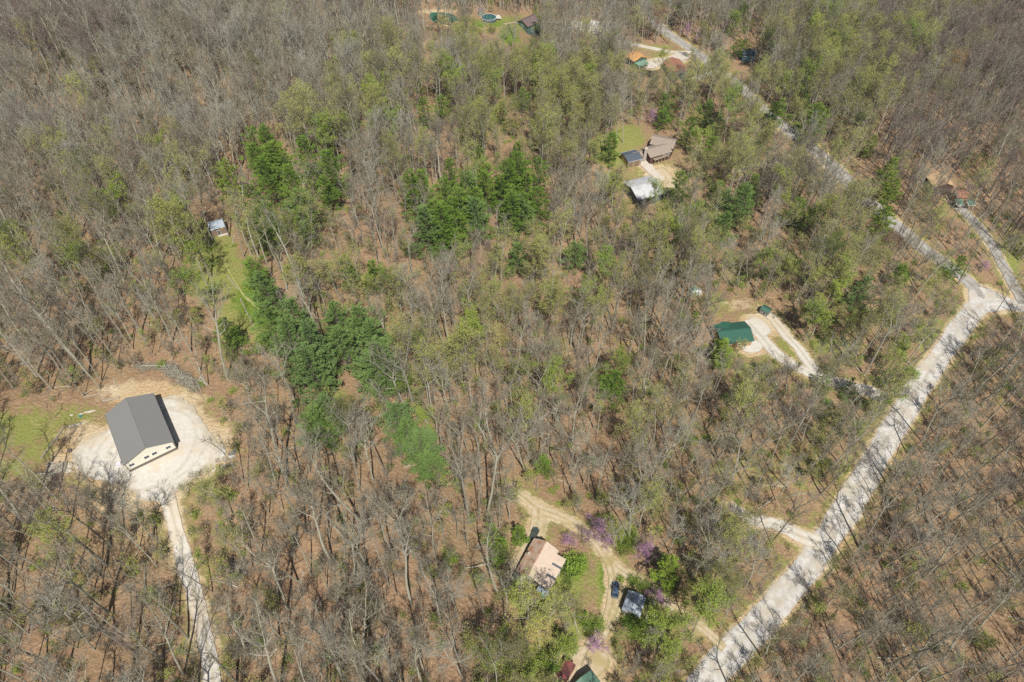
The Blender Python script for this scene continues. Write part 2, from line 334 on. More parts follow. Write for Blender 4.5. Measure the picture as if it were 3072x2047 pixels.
for nm, a in (('grass', grass), ('lush', lush), ('dirt', dirt)):
    t = me.attributes.new(nm, 'FLOAT', 'POINT'); t.data.foreach_set('value', np.clip(a, 0, 1.2).ravel().astype(np.float32))
me.materials.append(ground_mat()); go = bpy.data.objects.new('ground', me); C.objects.link(go)
tag(go, 'leaf covered forest floor with grassy clearings', kind='structure')
# ---------------------------------------------------------------- building materials
M['roof_grey'] = ribs(mat('roof_grey', (.225,.225,.215), rough=.5, spec=.4), 3.2, .25)
M['siding_cream'] = ribs(mat('siding_cream', (.80,.77,.66), rough=.6), 1.6, .3)
M['wainscot'] = ribs(mat('wainscot', (.17,.15,.13), rough=.55), 1.6, .3)
M['trim_dark'] = mat('trim_dark', (.10,.095,.09), rough=.5)
M['white_trim'] = mat('white_trim', (.75,.75,.72), rough=.5)
M['pane'] = mat('pane', (.03,.045,.07), rough=.12, spec=.6)
M['roof_metal'] = ribs(mat('roof_metal', (.42,.47,.53), (.36,.41,.47), 1.5, rough=.45), 4, .5)
M['logs'] = mat('logs', (.30,.22,.16), (.16,.115,.09), 3, rough=.9)
M['logs_tan'] = mat('logs_tan', (.50,.36,.21), (.34,.23,.13), 3, rough=.8)
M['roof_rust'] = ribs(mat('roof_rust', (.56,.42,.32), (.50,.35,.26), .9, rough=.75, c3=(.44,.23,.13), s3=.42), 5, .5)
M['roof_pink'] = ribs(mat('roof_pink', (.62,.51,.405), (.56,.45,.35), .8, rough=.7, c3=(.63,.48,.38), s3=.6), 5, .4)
M['roof_green'] = ribs(mat('roof_green', (.028,.125,.085), (.04,.11,.08), 1, rough=.45, spec=.45), 4, .4)
M['roof_green_pale'] = ribs(mat('roof_green_pale', (.13,.24,.17), (.10,.19,.14), 1, rough=.5, spec=.45), 4, .4)
M['shingle_tan'] = mat('shingle_tan', (.36,.295,.235), (.27,.22,.18), 2.5, rough=.95, bump=.5)
M['shingle_brown'] = mat('shingle_brown', (.19,.14,.13), (.14,.10,.10), 2.5, rough=.95, bump=.5)
M['shingle_slate'] = mat('shingle_slate', (.10,.125,.155), (.08,.095,.12), 2.5, rough=.95, bump=.5)
M['shingle_orange'] = mat('shingle_orange', (.66,.37,.14), (.55,.29,.11), 2.0, rough=.9, bump=.3)
M['shingle_gold'] = mat('shingle_gold', (.60,.42,.24), (.50,.34,.19), 2.0, rough=.9, bump=.3)
M['shingle_red'] = mat('shingle_red', (.36,.17,.11), (.29,.14,.10), 2.0, rough=.9, bump=.3)
M['roof_white'] = ribs(mat('roof_white', (.60,.60,.60), (.50,.51,.52), .6, rough=.5, c3=(.46,.46,.46), s3=.25), 4, .4)
M['wall_brown'] = mat('wall_brown', (.13,.07,.05), (.09,.05,.04), 2)
M['wall_slate'] = mat('wall_slate', (.12,.14,.16))
M['wall_teal'] = mat('wall_teal', (.11,.19,.17), (.09,.15,.14), 2)
M['wall_blue'] = mat('wall_blue', (.16,.34,.40))
M['wall_weather'] = mat('wall_weather', (.36,.33,.29), (.20,.175,.15), 3)
M['wall_green'] = mat('wall_green', (.07,.15,.12))
M['deck'] = mat('deck', (.45,.38,.28), (.34,.28,.20), 4)
M['brick'] = mat('brick', (.32,.16,.09), (.20,.10,.07), 6)
M['polycarb'] = ribs(mat('polycarb', (.50,.50,.36), (.34,.34,.25), 2, rough=.4), 6, .6)
M['water'] = mat('water', (.015,.13,.085), (.02,.16,.10), .12, rough=.08, spec=.5)
M['pool_water'] = mat('pool_water', (.03,.12,.12), rough=.05, spec=.5)
M['wood_cut'] = mat('wood_cut', (.62,.46,.28), (.50,.36,.22), 8)
M['log_grey'] = mat('log_grey', (.42,.38,.31), (.30,.26,.20), 5)
M['stone'] = mat('stone', (.62,.57,.48), (.45,.41,.34), 3, bump=.4)
M['stone_dark'] = mat('stone_dark', (.30,.28,.25), (.20,.19,.17), 3, bump=.4)
M['tyre'] = mat('tyre', (.02,.02,.02), rough=.8)
M['rim'] = mat('rim', (.45,.46,.48), rough=.3, metal=.8)
M['car_blue'] = mat('car_blue', (.13,.19,.29), rough=.22, metal=.35, spec=.6)
M['car_green'] = mat('car_green', (.085,.11,.09), rough=.25, metal=.3, spec=.6)
M['car_glass'] = mat('car_glass', (.02,.03,.04), rough=.06, spec=.7)
M['light_red'] = mat('light_red', (.45,.03,.02), rough=.2)
M['light_clear'] = mat('light_clear', (.7,.7,.7), rough=.1)
M['plastic_teal'] = mat('plastic_teal', (.02,.30,.33), rough=.4)
M['plastic_black'] = mat('plastic_black', (.03,.03,.03), rough=.4)
M['plastic_white'] = mat('plastic_white', (.74,.74,.72), rough=.4)
M['tarp_green'] = mat('tarp_green', (.20,.33,.25), rough=.5)
M['rust_red'] = ribs(mat('rust_red', (.20,.07,.06), (.12,.055,.05), 1.2, rough=.7, c3=(.30,.08,.07), s3=.5), 5, .5)
M['bale'] = mat('bale', (.55,.47,.62), (.75,.74,.78), 4)
M['yellow_paint'] = mat('yellow_paint', (.75,.42,.04), rough=.5)
M['red_paint'] = mat('red_paint', (.62,.07,.04), rough=.5)

# ---------------------------------------------------------------- buildings
SITES = []
def frame(o, parent, x, y, z, w, h, face, kind='window', depth=.05):
    """a window or door on a wall: face = 'x+','x-','y+','y-' says which way it looks"""
    s = 1 if face[1] == '+' else -1; fm = 'white_trim'; b = MB()
    def bar(u, v, a, c, dd, pr):     # u along wall, v up
        if face[0] == 'x': return ((x+s*pr, y+u, z+v), (dd, a, c))
        return ((x+u, y+s*pr, z+v), (a, dd, c))
    t = .09
    for (u, v, a, c) in ((0, h/2, w+.02, t), (0, -h/2, w+.02, t), (-w/2, 0, t, h-t), (w/2, 0, t, h-t)):
        b.box(*bar(u, v, a, c, .08, .04))
    if kind == 'window': b.box(*bar(0, 0, .05, h-t, .05, .03))
    f = b.build(kind, fm, parent)
    p = MB().box(*bar(0, 0, w-t, h-t, .03, .016)); p.build('pane' if kind != 'door' else 'leaf', 'pane' if kind != 'door' else 'trim_dark', f)
    return f
def gable(name, label, p1, p2, rh, rise, W, wall, roof, oh=.35, px=None, base=2.5, roof2=None, trim=None, wind=(), doors=(), skirt=None, chimney=None, gr=None, roofname='roof', cat='house', parent=None, sink=0.0, thick=.14):
    """a building with its ridge between two picture points, both rh above the ground"""
    A = at1(*p1, rh); B = at1(*p2, rh); mid = (A+B)/2; L = (B.xy-A.xy).length; yaw = math.atan2(B.y-A.y, B.x-A.x)
    gz = min(TZ(A.x, A.y), TZ(B.x, B.y)); gz = (A.z+B.z)/2-rh
    e = empty(name, (mid.x, mid.y, gz), yaw) if parent is None else parent
    if parent is None: tag(e, label, cat, gr)
    off = Vector((0, 0, 0)); rot = 0
    if parent is not None:
        d = Matrix.Rotation(-e.rotation_euler.z, 4, 'Z') @ (Vector((mid.x, mid.y, gz))-e.location); off = d; rot = yaw-e.rotation_euler.z
    X = Matrix.Translation(off) @ Matrix.Rotation(rot, 4, 'Z')
    def place(o): o.matrix_local = X; return o
    SITES.append((mid.x, mid.y, max(L, W)*.5+.8)); SITES.append((A.x, A.y, W*.5)); SITES.append((B.x, B.y, W*.5))
    l = L/2-oh; h = W/2-oh; ev = rh-rise-.05; k = (rh-thick-.03-ev)
    kr = rh-thick-.04; er = rh-rise-thick-.04+rise*oh/(W/2)
    b = MB(); pr = [(-h, -base), (h, -base), (h, er), (0, kr), (-h, er)]
    vs = [(-l, y, z) for y, z in pr]+[(l, y, z) for y, z in pr]
    b.add(vs, [(0, 1, 2, 3, 4)[::-1], (5, 6, 7, 8, 9), (0, 5, 6, 1)[::-1], (1, 6, 7, 2)[::-1], (2, 7, 8, 3)[::-1], (3, 8, 9, 4)[::-1], (4, 9, 5, 0)[::-1]])
    wo = place(b.build('wall', wall, e))
    b = MB(); ang = math.atan2(rise, W/2); sl = math.hypot(rise, W/2)
    ln = L/2
    for s, kk in ((1, 0), (-1, 1)):
        c = Vector((0, s*W/4, rh-rise/2-thick/2/math.cos(ang))); m4 = Matrix.Rotation(-s*ang, 4, 'X')
        b.box(c, (2*ln, sl-.02, thick), M4=m4, k=kk if roof2 else 0)
    b.box((0, 0, rh+.0), (2*ln+.02, .34, .06), k=0)
    if roof.startswith('roof'):
        ns = int(2*ln/.9)
        for s, kk in ((1, 0), (-1, 1)):
            for i in range(ns+1): b.box(Vector((-ln+.05+i*(2*ln-.1)/ns, s*W/4, rh-rise/2+.018)), (.05, sl-.1, .05), M4=Matrix.Rotation(-s*ang, 4, 'X'), k=kk if roof2 else 0)
    ro = place(b.build(roofname, [roof, roof2 or roof], e))
    if trim:
        for s in (1, -1): place(MB().box((0, s*(W/2+.03), rh-rise-.06), (2*ln, .07, .16)).build('gutter', trim, e))
    if skirt:
        b = MB(); b.box((0, 0, skirt[0]/2-.6), (2*l+.05, 2*h+.05, skirt[0]+1.2)); place(b.build('wainscot', skirt[1], e))
        for s in (1, -1):
            for t in (1, -1): place(MB().box((s*l, t*h, er/2), (.16, .16, er-.1)).build('corner_trim', skirt[1], e))
    for (fc, u, z, w_, h_) in wind:
        f = frame(e, e, (l if fc[1] == '+' else -l) if fc[0] == 'x' else u, u if fc[0] == 'x' else (h if fc[1] == '+' else -h), z, w_, h_, fc, 'window')
        place(f)
    for (fc, u, w_, h_) in doors:
        f = frame(e, e, (l if fc[1] == '+' else -l) if fc[0] == 'x' else u, u if fc[0] == 'x' else (h if fc[1] == '+' else -h), h_/2+.05, w_, h_, fc, 'door'); place(f)
    if chimney:
        cx, cy, ch = chimney; b = MB(); zt = rh-rise*abs(cy)/(W/2); b.box((cx, cy, zt+ch/2-.5), (.7, .7, ch+1)); b.box((cx, cy, zt+ch+.05), (.85, .85, .12)); b.tube((cx, cy, zt+ch+.1), (cx, cy, zt+ch+.35), .13)
        co = place(b.build('chimney', 'brick', ro)) if False else b.build('chimney', 'brick', e); place(co)
    e['L'] = L; return e
def S(x0, y0, k): return lambda x, y: (x0+x/k, y0+y/k)
# barn
s = S(150, 1050, 3.485)
barn = gable('metal_barn', 'grey roofed metal barn with cream siding and dark base on the gravel pad', s(990, 1027), s(788, 503), 6.5, 2.5, 12.3, 'siding_cream', 'roof_grey', oh=.35, skirt=(1.15, 'wainscot'), trim='trim_dark', cat='barn',
    wind=[('x-', -4.3, 2.55, 1.15, 1.0), ('x-', -.95, 2.75, 1.15, 1.05), ('x-', .95, 2.75, 1.15, 1.05), ('x-', 4.6, 2.55, 1.15, 1.0), ('y-', -5, 2.5, 1.1, 1), ('y+', 5.5, 2.5, 1.1, 1)], doors=[('y-', -1.2, 1.1, 2.2)])
g = MB(); g.box((3.8, -5.86, 1.75), (3.4, .05, 3.1)); g.build('garage_door', 'trim_dark', barn)
# log cabin
s = S(560, 620, 9.8)
cab = gable('log_cabin', 'tiny log cabin with pale metal roof at the head of the green meadow', s(605, 495), s(1080, 378), 4.1, 1.25, 4.9, 'logs', 'roof_metal', oh=.3, cat='cabin', doors=[('y-', -.1, .9, 1.9)], wind=[('y-', -1.5, 1.5, .9, .9)])
for (u0, u1) in ((-2.6, -.75), (.6, 2.6)):
    b = MB()
    for j in range(9): b.tube((u0, -2.2, .15+.28*j), (u1, -2.2, .15+.28*j), .15, n=6)
    b.build('log_courses', 'logs', cab)
b = MB().box((1.2, -2.9, .25), (2.6, .9, .25)).box((-.1, -2.9, .12), (1.2, .8, .2)); b.build('porch_step', 'stone', cab)
tag(MB().tube((0,0,0), (0,0,.4), .22, .2, 10).build('lantern', 'yellow_paint', cab, loc=(1.3, -2.4, 2.2)), None)
# rusty roofed house
s = S(1450, 1430, 3.62)
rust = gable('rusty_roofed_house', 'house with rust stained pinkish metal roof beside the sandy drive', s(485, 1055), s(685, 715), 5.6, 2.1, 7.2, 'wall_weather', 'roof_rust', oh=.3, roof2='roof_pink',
    wind=[('x-', 1.6, 2.2, 1.3, 1.1), ('x-', -.2, 3.6, .9, .8), ('y+', -1, 2.0, 1.1, 1.1), ('y+', 2.2, 2.0, 1.1, 1.1)])
L = rust['L']
# which local side is right in the picture: y- (ridge runs up-right, right side is -y)
b = MB(); m4 = Matrix.Rotation(R(8), 4, 'X')
for (x0, x1) in ((-L/2+.1, -L*.5+3.0), (-L/2+3.6, -L*.5+6.2), (-L/2+6.8, L/2-1.0)): b.box(((x0+x1)/2, -4.85, 3.22), (x1-x0, 2.7, .1), M4=m4)
b.build('porch_roof', 'roof_pink', rust)
for x0 in (-L/2+3.3, -L/2+6.5):
    b = MB().box((x0, -4.85, 3.18), (.58, 2.7, .06), M4=m4); b.build('skylight_strip', 'shingle_slate', rust)
for i in range(4): MB().tube((-L/2+.3+i*(L-1.6)/3, -6.0, -2.5), (-L/2+.3+i*(L-1.6)/3, -6.0, 2.95), .07, n=6).build('porch_post', 'white_trim', rust)
MB().box((-L/2-.7, -4.6, 2.75), (1.3, 2.9, .08), M4=Matrix.Rotation(R(-10), 4, 'Y')).build('awning', 'roof_metal', rust)
b = MB(); b.box((-L/2-1.5, 2.2, .9), (2.9, 2.9, 3.4)); gh = b.build('greenhouse_lean_to', 'wall_weather', rust)
MB().box((-L/2-1.5, 2.2, 2.85), (3.1, 3.2, .08), M4=Matrix.Rotation(R(-16), 4, 'Y')).build('ribbed_roof', 'polycarb', gh)
b = MB().box((.3, 2.6, 4.4), (.55, .55, 1.5)); b.tube((.3, 2.6, 5.1), (.3, 2.6, 5.5), .12); b.build('chimney', 'stone', rust)
MB().tube((-1.6, .4, 5.2), (-1.6, .4, 7.4), .03, n=5).tube((-1.9, .4, 7.1), (-1.3, .4, 7.1), .02, n=4).tube((-1.6, .1, 6.8), (-1.6, .7, 6.8), .02, n=4).build('antenna', 'trim_dark', rust)
# small shed
shed = gable('metal_roofed_shed', 'small weathered shed with pale blue metal roof beside the sandy drive', s(1605, 1475), s(1680, 1255), 3.7, 1.15, 4.7, 'wall_weather', 'roof_metal', oh=.25, cat='shed', wind=[('x-', -1.0, 1.4, .8, .7)], doors=[('x-', .9, .85, 1.8)])
MB().tube((.4, .9, 2.9), (.4, .9, 4.0), .1).tube((.4, .9, 4.0), (.4, .9, 4.12), .19, .05).build('flue', 'trim_dark', shed)
# green roofed log house
s = S(2050, 850, 3.62)
gr_ = gable('log_house', 'log house with dark green metal roof at the end of the gravel driveway', s(372, 530), s(735, 478), 5.0, 1.6, 9.2, 'logs_tan', 'roof_green', oh=.45, wind=[('y-', -2.5, 1.9, 1.1, 1.0), ('y-', 1, 1.9, 1.1, 1.0)], doors=[('y-', 3.2, 1, 2.0)])
gable('wing', None, s(505, 520), s(428, 418), 4.93, 1.3, 6.6, 'logs_tan', 'roof_green', oh=.4, parent=gr_, roofname='wing_roof')
b = MB()
for i in range(6): b.box((-gr_['L']/2+.6+i*1.0*(gr_['L']-1.2)/5, -5.6, .6), (.12, .12, 1.2))
b.box((0, -5.6, 1.15), (gr_['L']-1.0, .1, .1)); b.box((0, -5.0, .05), (gr_['L']-.8, 1.5, .12)); b.build('porch_rail', 'logs_tan', gr_)
gs = gable('green_shed', 'small shed with green metal roof at the end of the upper driveway branch', s(862, 240), s(955, 288), 2.9, .8, 3.2, 'wall_weather', 'roof_green', oh=.2, cat='shed', doors=[('y-', .2, .9, 1.8)])
# brown house compound
s = S(1700, 330, 4.706)
bh = gable('brown_house', 'large house with tan brown shingle roofs and a wooden deck in the yard', s(1215, 350), s(1545, 445), 6.2, 1.8, 8.4, 'wall_brown', 'shingle_tan', oh=.5, wind=[('x-', 1.4, 2.2, 1.3, 1.4), ('x-', -1.4, 2.2, 1.3, 1.4), ('y-', 0, 2, 1.2, 1.2)])
gable('wing', None, s(1120, 560), s(1430, 480), 5.4, 1.7, 8.2, 'wall_brown', 'shingle_tan', oh=.45, parent=bh, roofname='wing_roof', wind=[('y-', 1.8, 2.2, 1.5, 1.5), ('y-', 4.2, 2.2, 1.2, 1.4), ('x-', 1.2, 2.0, .8, 1.0)])
gable('wing', None, s(930, 610), s(1085, 575), 3.9, .9, 4.6, 'logs_tan', 'shingle_tan', oh=.3, parent=bh, roofname='link_roof', wind=[('y-', 1, 1.7, 1.1, 1.1)])
c = at1(*s(1112, 640), 3.2); gz = TZ(c.x, c.y)
def local(e, v): return Matrix.Rotation(-e.rotation_euler.z, 4, 'Z') @ (v-e.location)
lc = local(bh, Vector((c.x, c.y, gz))); b = MB().box((lc.x, lc.y, 2.6), (1.1, 1.5, 8.2)).box((lc.x, lc.y, 6.75), (1.3, 1.7, .15)); b.build('chimney', 'stone', bh)
dk = at1(*s(1320, 655), 2.6); ld = local(bh, Vector((dk.x, dk.y, TZ(dk.x, dk.y)))); yd = at1(*s(1420, 630), 2.6)-at1(*s(1225, 700), 2.6); ry = math.atan2(yd.y, yd.x)-bh.rotation_euler.z
b = MB().box((ld.x, ld.y, 2.5), (7.6, 2.6, .18), rz=ry); mr = Matrix.Rotation(ry, 4, 'Z')
for i in range(5):
    q = mr @ Vector((-3.6+1.8*i, -1.2, 0)); b.box((ld.x+q.x, ld.y+q.y, .6), (.16, .16, 5.4), rz=ry)
q = mr @ Vector((0, -1.25, 0)); b.box((ld.x+q.x, ld.y+q.y, 3.35), (7.6, .1, .1), rz=ry); b.build('deck', 'deck', bh)
gg = gable('slate_roofed_garage', 'garage with dark slate roof at the lower left of the brown house', s(815, 650), s(1025, 590), 4.2, 1.1, 7.6, 'logs_tan', 'shingle_slate', oh=.35, cat='garage', wind=[('y-', 3.0, 1.6, .8, .9)], trim='white_trim')
for u in (-2.4, 1.0): MB().box((u, -3.48, 1.1), (2.7, .06, 2.2)).build('garage_door', 'logs', gg)
# white outbuilding
wh = gable('white_roofed_outbuilding', 'long outbuilding with bright white metal roof below the brown house', s(905, 1108), s(1290, 985), 5.6, 1.9, 13.5, 'wall_slate', 'roof_white', oh=.35, cat='outbuilding', trim='trim_dark', wind=[('y-', 3, 1.8, 1.2, .9)])
MB().box((-1.5, -6.45, 1.5), (3.0, .06, 3.0)).build('sliding_door', 'plastic_black', wh)
# green roof at the bottom edge
s = S(1600, 1800, 4.278)
bt = gable('green_roofed_cottage', 'cottage with faded green metal roof cut by the bottom edge of the photo', s(612, 985), s(790, 1240), 4.2, 1.0, 6.4, 'wall_weather', 'roof_green_pale', oh=.3, cat='cottage', wind=[('x-', 0, 1.8, 1, 1)])
rs_ = gable('rusty_red_shed', 'low rusty red metal shed at the bottom edge beside the faded green roof', s(365, 985), s(480, 790), 2.6, .35, 2.9, 'rust_red', 'rust_red', oh=.12, cat='shed', doors=[('x-', 0, .9, 1.8)])
# orange roofed house
s = S(1840, 100, 6.818)
og = gable('orange_roofed_house', 'house with bright orange tan roof and teal porch near the top', s(575, 480), s(395, 360), 5.2, 1.7, 9.0, 'wall_green', 'shingle_orange', oh=.4, roof2='shingle_orange', wind=[('x-', 1.5, 2, 1.3, 1.2), ('x-', -1.5, 2, 1.3, 1.2)])
MB().box((-og['L']/2-1.8, .5, 2.6), (3.6, 6.5, .12), M4=Matrix.Rotation(R(-9), 4, 'Y')).build('porch_roof', 'tarp_green', og)
for t in (-2.4, 0.4, 3.2): MB().box((-og['L']/2-3.3, t, .7), (.16, .16, 3.2)).build('porch_post', 'white_trim', og)
rr = gable('red_brown_house', 'house with red brown shingle roof half hidden by trees near the country road', s(1200, 470), s(1370, 760), 5.2, 1.7, 9.5, 'wall_teal', 'shingle_red', oh=.4, wind=[('y+', 0, 2, 1.2, 1.2)])
# pond house
pz = S(1500, 0, 6.536)
ph = gable('dark_pond_house', 'two storey house with dark purple brown roof beside the lawn near the top', pz(430, 300), pz(760, 355), 7.2, 2.2, 9.5, 'wall_teal', 'shingle_brown', oh=.5, wind=[('y-', -3, 2, 1.2, 1.3), ('y-', 0, 2, 1.2, 1.3), ('y-', 3, 4.2, 1.2, 1.2), ('x-', 0, 4, 1.2, 1.2)], doors=[('y-', 4.5, 1, 2.1)])
s = S(1220, 0, 6.92)
gable('pond_shed', 'small shed with brown roof and grey green walls above the round pool', s(1485, 165), s(1600, 160), 3.6, 1.0, 4.0, 'tarp_green', 'shingle_brown', oh=.25, cat='shed', doors=[('y-', .2, .9, 1.9)])
# right hand house
s = S(2700, 470, 6.817)
rt = gable('tan_roofed_house', 'house with golden tan roof in the wood at the right side', s(960, 560), s(790, 300), 5.6, 1.9, 9.0, 'wall_brown', 'shingle_gold', oh=.4, roof2='shingle_gold')
cp = gable('carport_house', 'small building with red brown roof and pale edged dark green awnings on the right', s(1160, 715), s(1420, 735), 4.6, 1.0, 5.6, 'logs_tan', 'shingle_red', oh=.3, cat='house')
for u in (-2.0, 2.6):
    a = MB().box((u, -4.3, 2.7), (2.9, 3.2, .1), M4=Matrix.Rotation(R(11), 4, 'X')).build('awning', 'roof_green_pale', cp)
    MB().box((u-1.5, -4.3, 2.72), (.14, 3.3, .16), M4=Matrix.Rotation(R(11), 4, 'X')).box((u, -5.92, 2.42), (3.0, .1, .18)).build('edge_trim', 'white_trim', a)
# teal house
bl = gable('teal_house', 'small house with teal blue walls and dark roof among trees near the top', (2229, 148), (2270, 149), 5.0, 1.5, 7.5, 'wall_blue', 'shingle_slate', oh=.35, wind=[('y-', -2, 2, 1.2, 1.2), ('y-', 1, 2, 1.2, 1.2)], doors=[('y-', 3, .9, 2)])
# ---------------------------------------------------------------- water
c = at1(1220+690/6.92, 385/6.92); W0 = c.z
b = MB(); N = 64; ring = []
for i in range(N):
    a = 2*math.pi*i/N; f = 1+.07*math.sin(3*a+1)+.04*math.sin(5*a); q = at1(1320+53*f*math.cos(a), 55.5+17*f*math.sin(a)); ring.append((q.x, q.y, W0+.16))
b.add([(c.x, c.y, W0+.16)]+ring, [(0, 1+i, 1+(i+1) % N) for i in range(N)]); tag(b.build('pond_water', 'water'), 'still deep green pond near the top of the photo', kind='structure')
for i in range(0, N, 2): SITES.append((ring[i][0], ring[i][1], 1.5))
for r_ in (.3, .6, .85):
    for i in range(0, N, 4): SITES.append((c.x+(ring[i][0]-c.x)*r_, c.y+(ring[i][1]-c.y)*r_, 4))
dk = at1(1220+1140/6.92, 385/6.92); e = empty('pond_dock', (dk.x, dk.y, dk.z), .1, 'small grey wooden dock at the right end of the green pond', 'dock')
b = MB()
for i in range(9): b.box((-3.2+.8*i, 0, .55), (.72, 2.0, .08))
b.build('planks', 'deck', e); b = MB()
for x_ in (-3, 0, 3):
    for y_ in (-.9, .9): b.tube((x_, y_, -1), (x_, y_, .5), .09, n=6)
b.build('posts', 'log_grey', e)
pc = at1(1467, 59); e = empty('swimming_pool', (pc.x, pc.y, pc.z), 0, 'round above ground swimming pool with white rim on the lawn', 'pool'); SITES.append((pc.x, pc.y, 5))
PR = 4.1; b = MB(); vs = []
for i in range(40):
    a = 2*math.pi*i/40; u, v = math.cos(a), math.sin(a); vs += [(PR*u, PR*v, -.8), (PR*u, PR*v, 1.25), ((PR-.08)*u, (PR-.08)*v, 1.25), ((PR-.08)*u, (PR-.08)*v, .3)]
fs = []
for i in range(40):
    j = (i+1) % 40
    for k in range(3): fs.append((4*i+k, 4*j+k, 4*j+k+1, 4*i+k+1))
b.add(vs, fs); b.build('pool_wall', 'wall_slate', e)
b = MB(); vs = []; fs = []
for i in range(40):
    a = 2*math.pi*i/40; vs += [((PR+.12)*math.cos(a), (PR+.12)*math.sin(a), 1.3), ((PR-.22)*math.cos(a), (PR-.22)*math.sin(a), 1.3)]
for i in range(40): j = (i+1) % 40; fs.append((2*i, 2*j, 2*j+1, 2*i+1))
b.add(vs, fs); b.build('rim', 'plastic_white', e)
b = MB(); b.add([((PR-.1)*math.cos(2*math.pi*i/40), (PR-.1)*math.sin(2*math.pi*i/40), 1.05) for i in range(40)], [tuple(range(40))]); b.build('water_surface', 'pool_water', e)
b = MB().box((PR+.9, 1.6, .65), (1.6, 1.4, 1.3)).box((PR+2.0, 1.6, .3), (.6, 1.2, .6)); b.build('steps', 'plastic_white', e)
# ---------------------------------------------------------------- vehicles
def car(label, p, q, paint, L=4.5, W=1.84):
    """p = nose, q = tail as picture points"""
    A = at1(*p, .8); B = at1(*q, .8); mid = (A+B)/2; L = (A.xy-B.xy).length if L is None else L
    e = empty('parked_car', (mid.x, mid.y, TZ(mid.x, mid.y)+.12), math.atan2(A.y-B.y, A.x-B.x), label, 'car'); k = L/4.5
    SITES.append((mid.x, mid.y, 3)); b = MB()
    prof = [(2.2, .38, .78), (2.25, .62, .86), (1.9, .82, .9), (1.0, .95, .92), (-1.75, 1.0, .92), (-2.2, .92, .88), (-2.25, .45, .84)]
    vs = []
    for (x, z, wf) in prof:
        for s_ in (-1, 1): vs.append((x*k, s_*W/2*wf, z))
    for (x, z, wf) in prof:
        for s_ in (-1, 1): vs.append((x*k, s_*W/2*min(1, wf+.07), .3))
    n = len(prof); fs = []
    for i in range(n-1):
        fs.append((2*i, 2*i+1, 2*i+3, 2*i+2)); fs.append((2*i, 2*i+2, 2*n+2*i+2, 2*n+2*i)); fs.append((2*i+1, 2*n+2*i+1, 2*n+2*i+3, 2*i+3)); fs.append((2*n+2*i, 2*n+2*i+2, 2*n+2*i+3, 2*n+2*i+1))
    fs += [(0, 2*n, 2*n+1, 1), (2*n-2, 2*n-1, 4*n-1, 4*n-2)]
    b.add(vs, fs)
    b.box((-.45*k, 0, 1.47), (2.0*k, W*.70, .07), top=(.93, .93))
    for s_ in (-1, 1):
        for (x0, x1) in ((.62, 1.12), (-1.45, -1.95)): b.tube((x0*k, s_*W*.36, 1.45), (x1*k, s_*W*.43, .98), .045, n=4)
        b.box((.72*k, s_*(W/2+.06), .98), (.18, .2, .12))
    b.build('body', paint, e)
    g = MB(); g.add([(1.08*k, -W*.43, .95), (1.08*k, W*.43, .95), (.5*k, W*.335, 1.44), (.5*k, -W*.335, 1.44)], [(0, 1, 2, 3)]); g.build('windshield', 'car_glass', e)
    g = MB(); g.add([(-1.98*k, -W*.42, .98), (-1.98*k, W*.42, .98), (-1.42*k, W*.335, 1.44), (-1.42*k, -W*.335, 1.44)], [(3, 2, 1, 0)]); g.build('rear_window', 'car_glass', e)
    for s_ in (-1, 1):
        g = MB(); g.add([(1.05*k, s_*W*.438, .96), (-1.93*k, s_*W*.438, .99), (-1.42*k, s_*W*.345, 1.43), (.5*k, s_*W*.345, 1.43)], [(0, 1, 2, 3)]); g.build('side_window', 'car_glass', e)
        for x in (1.4, -1.4):
            wh_ = MB().tube((x*k, s_*(W/2-.2), .33), (x*k, s_*(W/2+.01), .33), .33, n=18).build('wheel', 'tyre', e)
            MB().tube((x*k, s_*(W/2+.01), .33), (x*k, s_*(W/2+.03), .33), .2, n=12).build('rim', 'rim', wh_)
        MB().box((2.16*k, s_*W*.33, .68), (.12, .36, .13)).build('headlight', 'light_clear', e)
        MB().box((-2.22*k, s_*W*.36, .78), (.1, .3, .2)).build('tail_light', 'light_red', e)
    return e
s = S(1450, 1430, 3.62)
car('blue grey hatchback parked on the rutted dirt track beside the small shed', s(1440, 1155), s(1430, 1305), 'car_blue', 4.2, 1.85)
car('dark green car parked on the dirt spur behind the rusty roofed house', s(572, 575), s(525, 690), 'car_green', 4.5, 1.85)
tl = at1(1783, 74, 1); e = empty('white_trailer', (tl.x, tl.y, TZ(tl.x, tl.y)), -.45, 'white box trailer parked at the end of the drive near the top', 'trailer')
MB().box((0, 0, 1.6), (5.2, 2.3, 2.1), top=(.98, .96)).build('box', 'plastic_white', e); MB().tube((2.6, 0, .6), (3.9, 0, .55), .06, n=6).build('tow_bar', 'trim_dark', e)
for s_ in (-1, 1): MB().tube((0, s_*1.0, .38), (0, s_*1.2, .38), .38, n=14).build('wheel', 'tyre', e)
SITES.append((tl.x, tl.y, 4))
tl = at1(2050+140/3.62, 850+110/3.62, 1); e = empty('camper_trailer', (tl.x, tl.y, TZ(tl.x, tl.y)), .35, 'small pale camper trailer under a green awning in the wood left of the gravel driveway', 'trailer')
MB().box((0, 0, 1.3), (3.6, 1.9, 1.7), top=(.9, .85)).build('body', 'plastic_white', e); MB().box((-.6, 1.5, 2.15), (3.2, 2.0, .07), M4=Matrix.Rotation(R(-8), 4, 'X')).build('awning', 'tarp_green', e)
for s_ in (-1, 1): MB().tube((0, s_*.85, .33), (0, s_*1.0, .33), .33, n=14).build('wheel', 'tyre', e)
SITES.append((tl.x, tl.y, 3.5))
